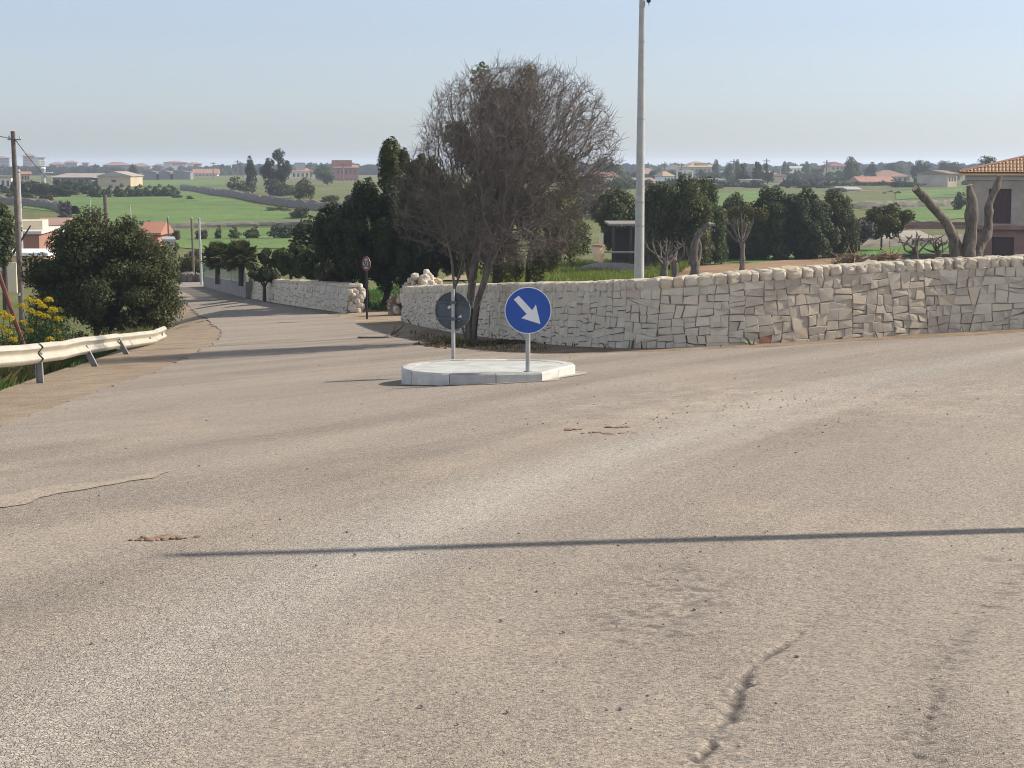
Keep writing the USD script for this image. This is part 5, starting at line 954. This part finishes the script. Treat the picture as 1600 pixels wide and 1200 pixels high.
def tiles(corners, ncol, name):
    """Roof plane of separate half round tile columns in overlapping courses; corners: eave left, eave right, ridge right, ridge left."""
    a, b, c, d = map(np.array, corners); mb = MB(); n_ = np.cross(b - a, d - a); n_ = n_ / np.linalg.norm(n_); up = (d + c) / 2 - (a + b) / 2; Lr = np.linalg.norm(up); e = (b - a) / np.linalg.norm(b - a); ud = np.cross(n_, e); hgt = abs(np.dot(d - a, ud)); we = np.linalg.norm(b - a); dx0, dx1 = np.dot(d - a, e), np.dot(c - a, e); nr = max(6, int(hgt / .32))
    ang = np.linspace(0, np.pi, 5)
    for i in range(ncol):
        x = (i + .5) * we / ncol; top = 1.0
        if x < dx0: top = x / max(dx0, .01)
        if x > dx1: top = min(top, (we - x) / max(we - dx1, .01))
        for j in range(nr):
            v0, v1 = j / nr, min((j + 1.12) / nr, top)
            if v0 >= top - .01: break
            w_ = we / ncol * .52; prof_ = np.column_stack([np.cos(ang) * w_, np.sin(ang) * w_ * .8]); r0 = a + e * x + ud * hgt * v0 + n_ * .035; r1 = a + e * x + ud * hgt * v1 + n_ * .005
            v = np.vstack([r0 + e * prof_[:, :1] + n_ * prof_[:, 1:], r1 + e * prof_[:, :1] * .85 + n_ * prof_[:, 1:] * .85]); mb.add(v, [[k, k + 1, k + 6, k + 5] for k in range(4)])
    base = np.array([a, b, c, d]) - n_ * .02; mb.add(np.vstack([base, base - n_ * .1]), [[0, 1, 2, 3], [7, 6, 5, 4], [0, 4, 5, 1], [1, 5, 6, 2], [2, 6, 7, 3], [3, 7, 4, 0]]); part(name, mb.out(), M['tile_gold'], hh)
rl_, rr_ = 4.0, W - 1.0
tiles([(-ov, -ov, R0), (W + ov, -ov, R0), (rr_, D / 2, R1), (rl_, D / 2, R1)], 62, 'roof'); tiles([(-ov, D + ov, R0), (-ov, -ov, R0), (rl_, D / 2, R1), (rl_, D / 2 + .01, R1)], 36, 'roof_side')
q = MB(); q.tube([(rl_ - .1, D / 2, R1 + .06), (W, D / 2, R1 + .06)], .14, 8); q.tube([(-ov, -ov, R0 + .08), (rl_, D / 2, R1 + .06)], .09, 8); part('ridge_tiles', q.out(), M['brick'], hh)
house('farm_shed', 'low grey concrete shed roof in the gap left of the half built house', 1372, 1462, 372, 378, 128, 7, 'pale', 'barnroof', 'gable', 9, .1, row(4, .1, .8, 'f', 'window', .3), 'shed', .2)

# ------------------------------------------------------------------ far trees
PROTO = {}
def proto(kind, seed):
    """Crown in a box 1 m tall and 1 m wide standing on the ground."""
    if kind == 'round': return cloud([((0, 0, .60), (.46, .46, .38)), ((.1, 0, .45), (.42, .4, .3))], 34, .17, 2600, .045, seed, 1.6)
    if kind == 'clumpy': return cloud([((-.2, 0, .5), (.3, .3, .3)), ((.2, .05, .62), (.28, .28, .36)), ((0, 0, .3), (.42, .4, .22))], 30, .15, 2400, .045, seed, 1.6)
    if kind == 'spire': return cloud([((0, 0, .25), (.48, .48, .28)), ((0, 0, .5), (.34, .34, .3)), ((0, 0, .75), (.19, .19, .27))], 34, .11, 2400, .04, seed, 2.0)
    if kind == 'low': return cloud([((-.22, 0, .38), (.3, .3, .42)), ((.2, 0, .45), (.3, .3, .5)), ((0, 0, .3), (.5, .4, .34))], 26, .17, 2000, .05, seed, 1.6)
def far_tree(label, kind, leaf, px, top, base, wpx, Y, group=None, cat='tree', name=None):
    k = 1 / ppm(Y); g_ = put(px, Y); g_[2] = min(float(g_[2]) + .0, at(px, base, Y)[2]); h = at(px, top, Y)[2] - g_[2]; w_ = wpx * k; rz = (px * 7.13) % 6.28; name = name or ('far_shrub' if kind == 'low' else 'far_tree')
    key = (kind, leaf, name)
    if key not in PROTO:
        t = thing(name, label, cat, g_, rz, (w_, w_, h), group); part('crown', proto(kind, 300 + len(PROTO)), M[leaf], t); q = MB(); q.tube([[0, 0, -.1], [.01, 0, .3], [0, 0, .62]], [.035, .03, .015], 6); part('trunk', q.out(), M['bark_dark'], t); PROTO[key] = t; return t
    return copy_of(PROTO[key], label, g_, rz, (w_, w_, h), group, cat)
FT = [('slender eucalyptus with a knobbly top left of the bigger far eucalyptus', 'clumpy', 'euca', 394, 247, 292, 24, 330), ('big rounded eucalyptus on the left ridge', 'round', 'euca', 431, 239, 296, 44, 320), ('dark shrubby base tree under the left of the far eucalyptus pair', 'low', 'carob', 372, 272, 302, 46, 300),
      ('dark shrub below the big far eucalyptus', 'low', 'carob', 440, 276, 302, 44, 300), ('brownish bare shrub right below the big far eucalyptus', 'low', 'grey_scrub', 432, 282, 304, 30, 290), ('dark olive tree alone on the upper green slope', 'round', 'olive', 474, 279, 318, 34, 250), ('dark crown behind the orange roofed villa', 'round', 'carob', 505, 258, 280, 34, 520), ('dark tree left of the red brick storeys', 'clumpy', 'carob', 512, 263, 290, 30, 420),
      ('grey green tree top right behind the bare tree on the skyline', 'round', 'carob', 945, 246, 275, 46, 430), ('brownish shrub under the skyline tree right of the bare crown', 'low', 'dry_scrub', 925, 262, 300, 56, 300), ('dark green tree left of the tall pole below the ridge', 'round', 'carob', 968, 278, 302, 34, 330), ('round tree by the pink roofed house', 'round', 'carob', 1030, 262, 272, 12, 700),
      ('tiny palm like tree on the skyline right of the big ochre house', 'round', 'carob', 1119, 250, 268, 11, 560), ('round skyline tree left of the lollipop shaped tree', 'round', 'carob', 1140, 255, 282, 16, 480), ('lollipop shaped tree left of the tall cypress pair', 'round', 'carob', 1152, 250, 272, 10, 500),
      ('taller pointed cypress of the pair on the right ridge', 'spire', 'cypress', 1181, 243, 284, 16, 400), ('shorter pointed cypress of the pair on the right ridge', 'spire', 'cypress', 1187, 247, 284, 14, 402), ('dark mass of conifer left of the tall cypress pair', 'clumpy', 'cypress', 1162, 256, 282, 28, 402), ('dark bushy conifer right of the tall cypress pair', 'clumpy', 'cypress', 1200, 256, 284, 22, 410),
      ('small round tree left of the white skyline house', 'round', 'carob', 1227, 253, 272, 14, 600), ('small round tree right of the white skyline house', 'round', 'carob', 1260, 253, 272, 13, 590), ('bushy skyline tree left of the plum roof', 'clumpy', 'carob', 1278, 258, 276, 22, 560), ('large dark tree touching the plum roofed house', 'round', 'carob', 1331, 246, 276, 26, 480),
      ('pale green tree right of the large dark skyline tree', 'clumpy', 'euca', 1358, 255, 274, 26, 520), ('bushy tree at the right of the pale green skyline tree', 'round', 'carob', 1395, 255, 274, 34, 560), ('tall rounded tree above the long red brown roof', 'round', 'euca', 1438, 253, 284, 32, 470), ('dark conifer mass in front of the rounded skyline tree', 'low', 'cypress', 1446, 262, 290, 44, 370),
      ('grey round tree left of the yellow stone house', 'round', 'euca', 1474, 254, 276, 34, 520), ('dark round tree above the yellow stone house', 'round', 'carob', 1492, 254, 276, 24, 500), ('dark shrub under the yellow stone house', 'low', 'carob', 1415, 278, 292, 50, 360), ('tree rising behind the ridge of the golden roof', 'round', 'carob', 1546, 246, 290, 46, 300),
      ('dark bush beside the white terrace building', 'low', 'carob', 1318, 274, 298, 40, 380), ('grey bush mass left of the grey shed', 'low', 'grey_scrub', 1300, 286, 318, 50, 320), ('dull green bush on the slope under the terracotta house', 'low', 'scrub', 1245, 282, 304, 60, 380), ('grey green thicket below the white skyline house', 'low', 'grey_scrub', 1270, 270, 298, 50, 430),
      ('dull thicket on the slope above the dark hedge', 'low', 'scrub', 1215, 296, 322, 60, 300), ('green bush above the vase shaped pollard', 'low', 'scrub', 1282, 298, 326, 56, 290), ('bush in front of the long low pale house', 'low', 'carob', 1148, 272, 296, 26, 400), ('dull bush below the pergola', 'low', 'scrub', 1062, 276, 300, 44, 380), ('green bush right of the lower pink roof', 'low', 'carob', 1040, 288, 312, 40, 330),
      ('bush under the big ochre house', 'low', 'scrub', 1092, 272, 292, 44, 470), ('small round orchard tree nearest the massive cut back trunk', 'round', 'carob', 1484, 310, 324, 11, 280), ('small round orchard tree left of the nearest orchard tree', 'round', 'carob', 1498, 309, 324, 12, 270), ('tiny round bush in the middle of the far right field', 'round', 'carob', 1391, 306, 318, 10, 300), ('tiny round bush right in the far right field', 'round', 'carob', 1408, 308, 319, 8, 298),
      ('dark bush at the left corner of the half built house', 'low', 'cypress', 1500, 296, 320, 24, 220), ('yellowish bush on the far right field', 'low', 'mustard', 1402, 298, 312, 22, 310), ('dark tree right of the barn gable', 'round', 'cypress', 208, 256, 282, 12, 560),
      ('bare grey shrub on the left slope above the big shrub', 'low', 'grey_scrub', 98, 303, 332, 26, 190), ('bare grey shrub near the dark distant pole', 'low', 'grey_scrub', 146, 314, 342, 34, 170), ('bare grey shrub behind the orange tiled roof', 'low', 'grey_scrub', 232, 336, 360, 34, 150),
      ('olive shrub at the left edge behind the wooden pole', 'low', 'scrub', 12, 322, 352, 26, 120), ('dark round shrub on the middle of the upper green field', 'round', 'carob', 295, 306, 315, 12, 260), ('reddish shrub on the upper green field', 'low', 'dry_scrub', 306, 311, 321, 18, 250), ('brown shrub strip at the top of the upper green field', 'low', 'dry_scrub', 275, 303, 311, 22, 270),
      ('dark green shrub on the path between the upper fields', 'low', 'carob', 430, 318, 334, 50, 220), ('dull shrub bank left of the black conifer', 'low', 'scrub', 468, 318, 340, 40, 200), ('pale green shrub on the upper slope left of the black conifer', 'low', 'scrub', 512, 300, 322, 44, 230), ('shrub row start between the two green fields', 'low', 'dry_scrub', 272, 354, 364, 18, 150), ('dark small shrub between the two green fields', 'low', 'carob', 339, 349, 360, 12, 152),
      ('dark wider shrub between the two green fields', 'low', 'carob', 364, 350, 360, 22, 152), ('round dark shrub between the two green fields', 'low', 'carob', 392, 348, 360, 22, 152), ('largest shrub between the two green fields', 'low', 'scrub', 440, 345, 360, 40, 152), ('reddish shrub between the two green fields', 'low', 'dry_scrub', 312, 354, 363, 26, 151),
      ('dark bush left of the grey flat topped hut', 'low', 'scrub', 268, 372, 392, 20, 118), ('grey bush behind the two bare roadside poles', 'low', 'grey_scrub', 296, 384, 404, 34, 108), ('dark bush at the foot of the barn', 'low', 'carob', 128, 276, 298, 30, 330), ('green brown shrub below the water tower', 'low', 'scrub', 66, 279, 303, 36, 300), ('brown shrub left of the water tower', 'low', 'grey_scrub', 42, 276, 306, 34, 320),
      ('yellow green shrub left under the barn', 'low', 'scrub', 96, 283, 301, 44, 290), ('reddish dry shrub above the dark field wall', 'low', 'dry_scrub', 72, 300, 310, 30, 260), ('dull shrub on the upper left slope', 'low', 'scrub', 30, 297, 314, 40, 270)]
for a in FT: far_tree(*a)
for k, (px, top, w_) in enumerate([(152, 284, 18), (168, 285, 16), (184, 283, 18), (200, 286, 16), (214, 284, 18), (228, 286, 16), (243, 284, 18), (258, 285, 20), (270, 287, 18), (144, 285, 14)]):
    far_tree(f'prickly pear clump below the barn, {["first", "second", "third", "fourth", "fifth", "sixth", "seventh", "eighth", "last but one", "last"][k] if k < 9 else "leftmost"} of the cactus hedge', 'low', 'cactus', px, top, 302, w_ * 1.25, 285 + k, 'cactus hedge below the barn', 'cactus', 'cactus_clump')
rng = np.random.default_rng(401); P_tr = []
def mass(label, x0, x1, top, base, Y, n, leaf, seed, size=.5):
    r = np.random.default_rng(seed); px = r.uniform(x0, x1, n); env = []
    for p in px: k = 1 / ppm(Y); h = (base - top) * k * r.uniform(.6, 1.1); c = at(p, base, Y + r.uniform(-20, 20)); c[2] = c[2] + h * .3; env.append((c, (h * .8, h * .8, h * .6)))
    tag(part('tree_belt', cloud(env, n * 6, .3 * (base - top) / ppm(Y), n * 520, size, seed), M[leaf]), label, 'trees', kind='stuff')
mass('dark belt of far trees below the left skyline blocks', -20, 210, 260, 271, 900, 110, 'cypress', 411, .9); mass('dark belt of far trees behind the greenhouses', 200, 360, 261, 274, 1040, 70, 'grey_scrub', 412, .8)
mass('far wood along the middle ridge', 330, 650, 256, 271, 900, 120, 'carob', 413, .9); mass('far belt of trees along the right ridge', 860, 1330, 256, 271, 920, 200, 'carob', 414, .8); mass('far belt of trees along the ridge at the right edge', 1310, 1660, 255, 271, 840, 130, 'euca', 415, .8)
mass('scrub thicket covering the slope under the right village', 900, 1330, 282, 300, 380, 90, 'scrub', 416, .5); mass('green brush spread between the far houses of the right village', 930, 1340, 268, 286, 520, 110, 'carob', 420, .6); mass('low brush along the right fields', 1300, 1510, 300, 309, 330, 34, 'scrub', 421, .4); mass('hedge scrub under the ridge on the right', 1320, 1520, 284, 293, 400, 40, 'scrub', 417, .5)
mass('grey scrub at the foot of the left hillside', -10, 140, 284, 300, 330, 40, 'scrub', 418, .4); mass('rough grass and brush in the valley behind the bare tree', 560, 960, 300, 330, 210, 70, 'scrub', 419, .3)
for k, (px, top, Y) in enumerate([(371, 250, 650), (379, 258, 700), (333, 253, 700), (1013, 254, 600), (1039, 253, 560), (1065, 255, 600), (1147, 249, 520), (1198, 248, 560), (1292, 250, 560), (1421, 252, 520), (485, 255, 600), (536, 253, 520)]):
    b = put(px, Y); t = thing('utility_pole', 'thin far utility pole with crossarm ' + ['left of the slender eucalyptus', 'just beside the slender eucalyptus', 'over the long orange roof', 'next to the tall grey pole', 'right of the pink roofed house', 'before the big ochre house', 'by the lollipop shaped tree', 'right of the cypress pair', 'left of the plum roof', 'near the tall rounded skyline tree', 'beside the orange roofed villa', 'before the red brick storeys'][k], 'utility pole')
    tt = at(px, top, Y); q = MB(); q.tube([b - [0, 0, .5], tt], [.22, .17], 6); part('shaft', q.out(), M['wood'], t); q = MB(); q.box(tt + [-1.1, -.1, -.75], tt + [1.1, .1, -.55]); part('crossarm', q.out(), M['wood'], t)

# ------------------------------------------------------------------ haze
hz = trimesh.creation.box((5400, 5000, 25)); hz.apply_translation((0, 2140, 1.5))
M['haze'] = usdkit.material(stage, '/World/Looks/haze', {'v': ('principled_volume', {'color': (.80, .88, 1.0), 'density': .0003, 'anisotropy': .3})}, volume='v.volume')
tag(part('haze', (hz.vertices, hz.faces), M['haze']), 'thin pale haze over the whole valley', 'haze', kind='stuff')
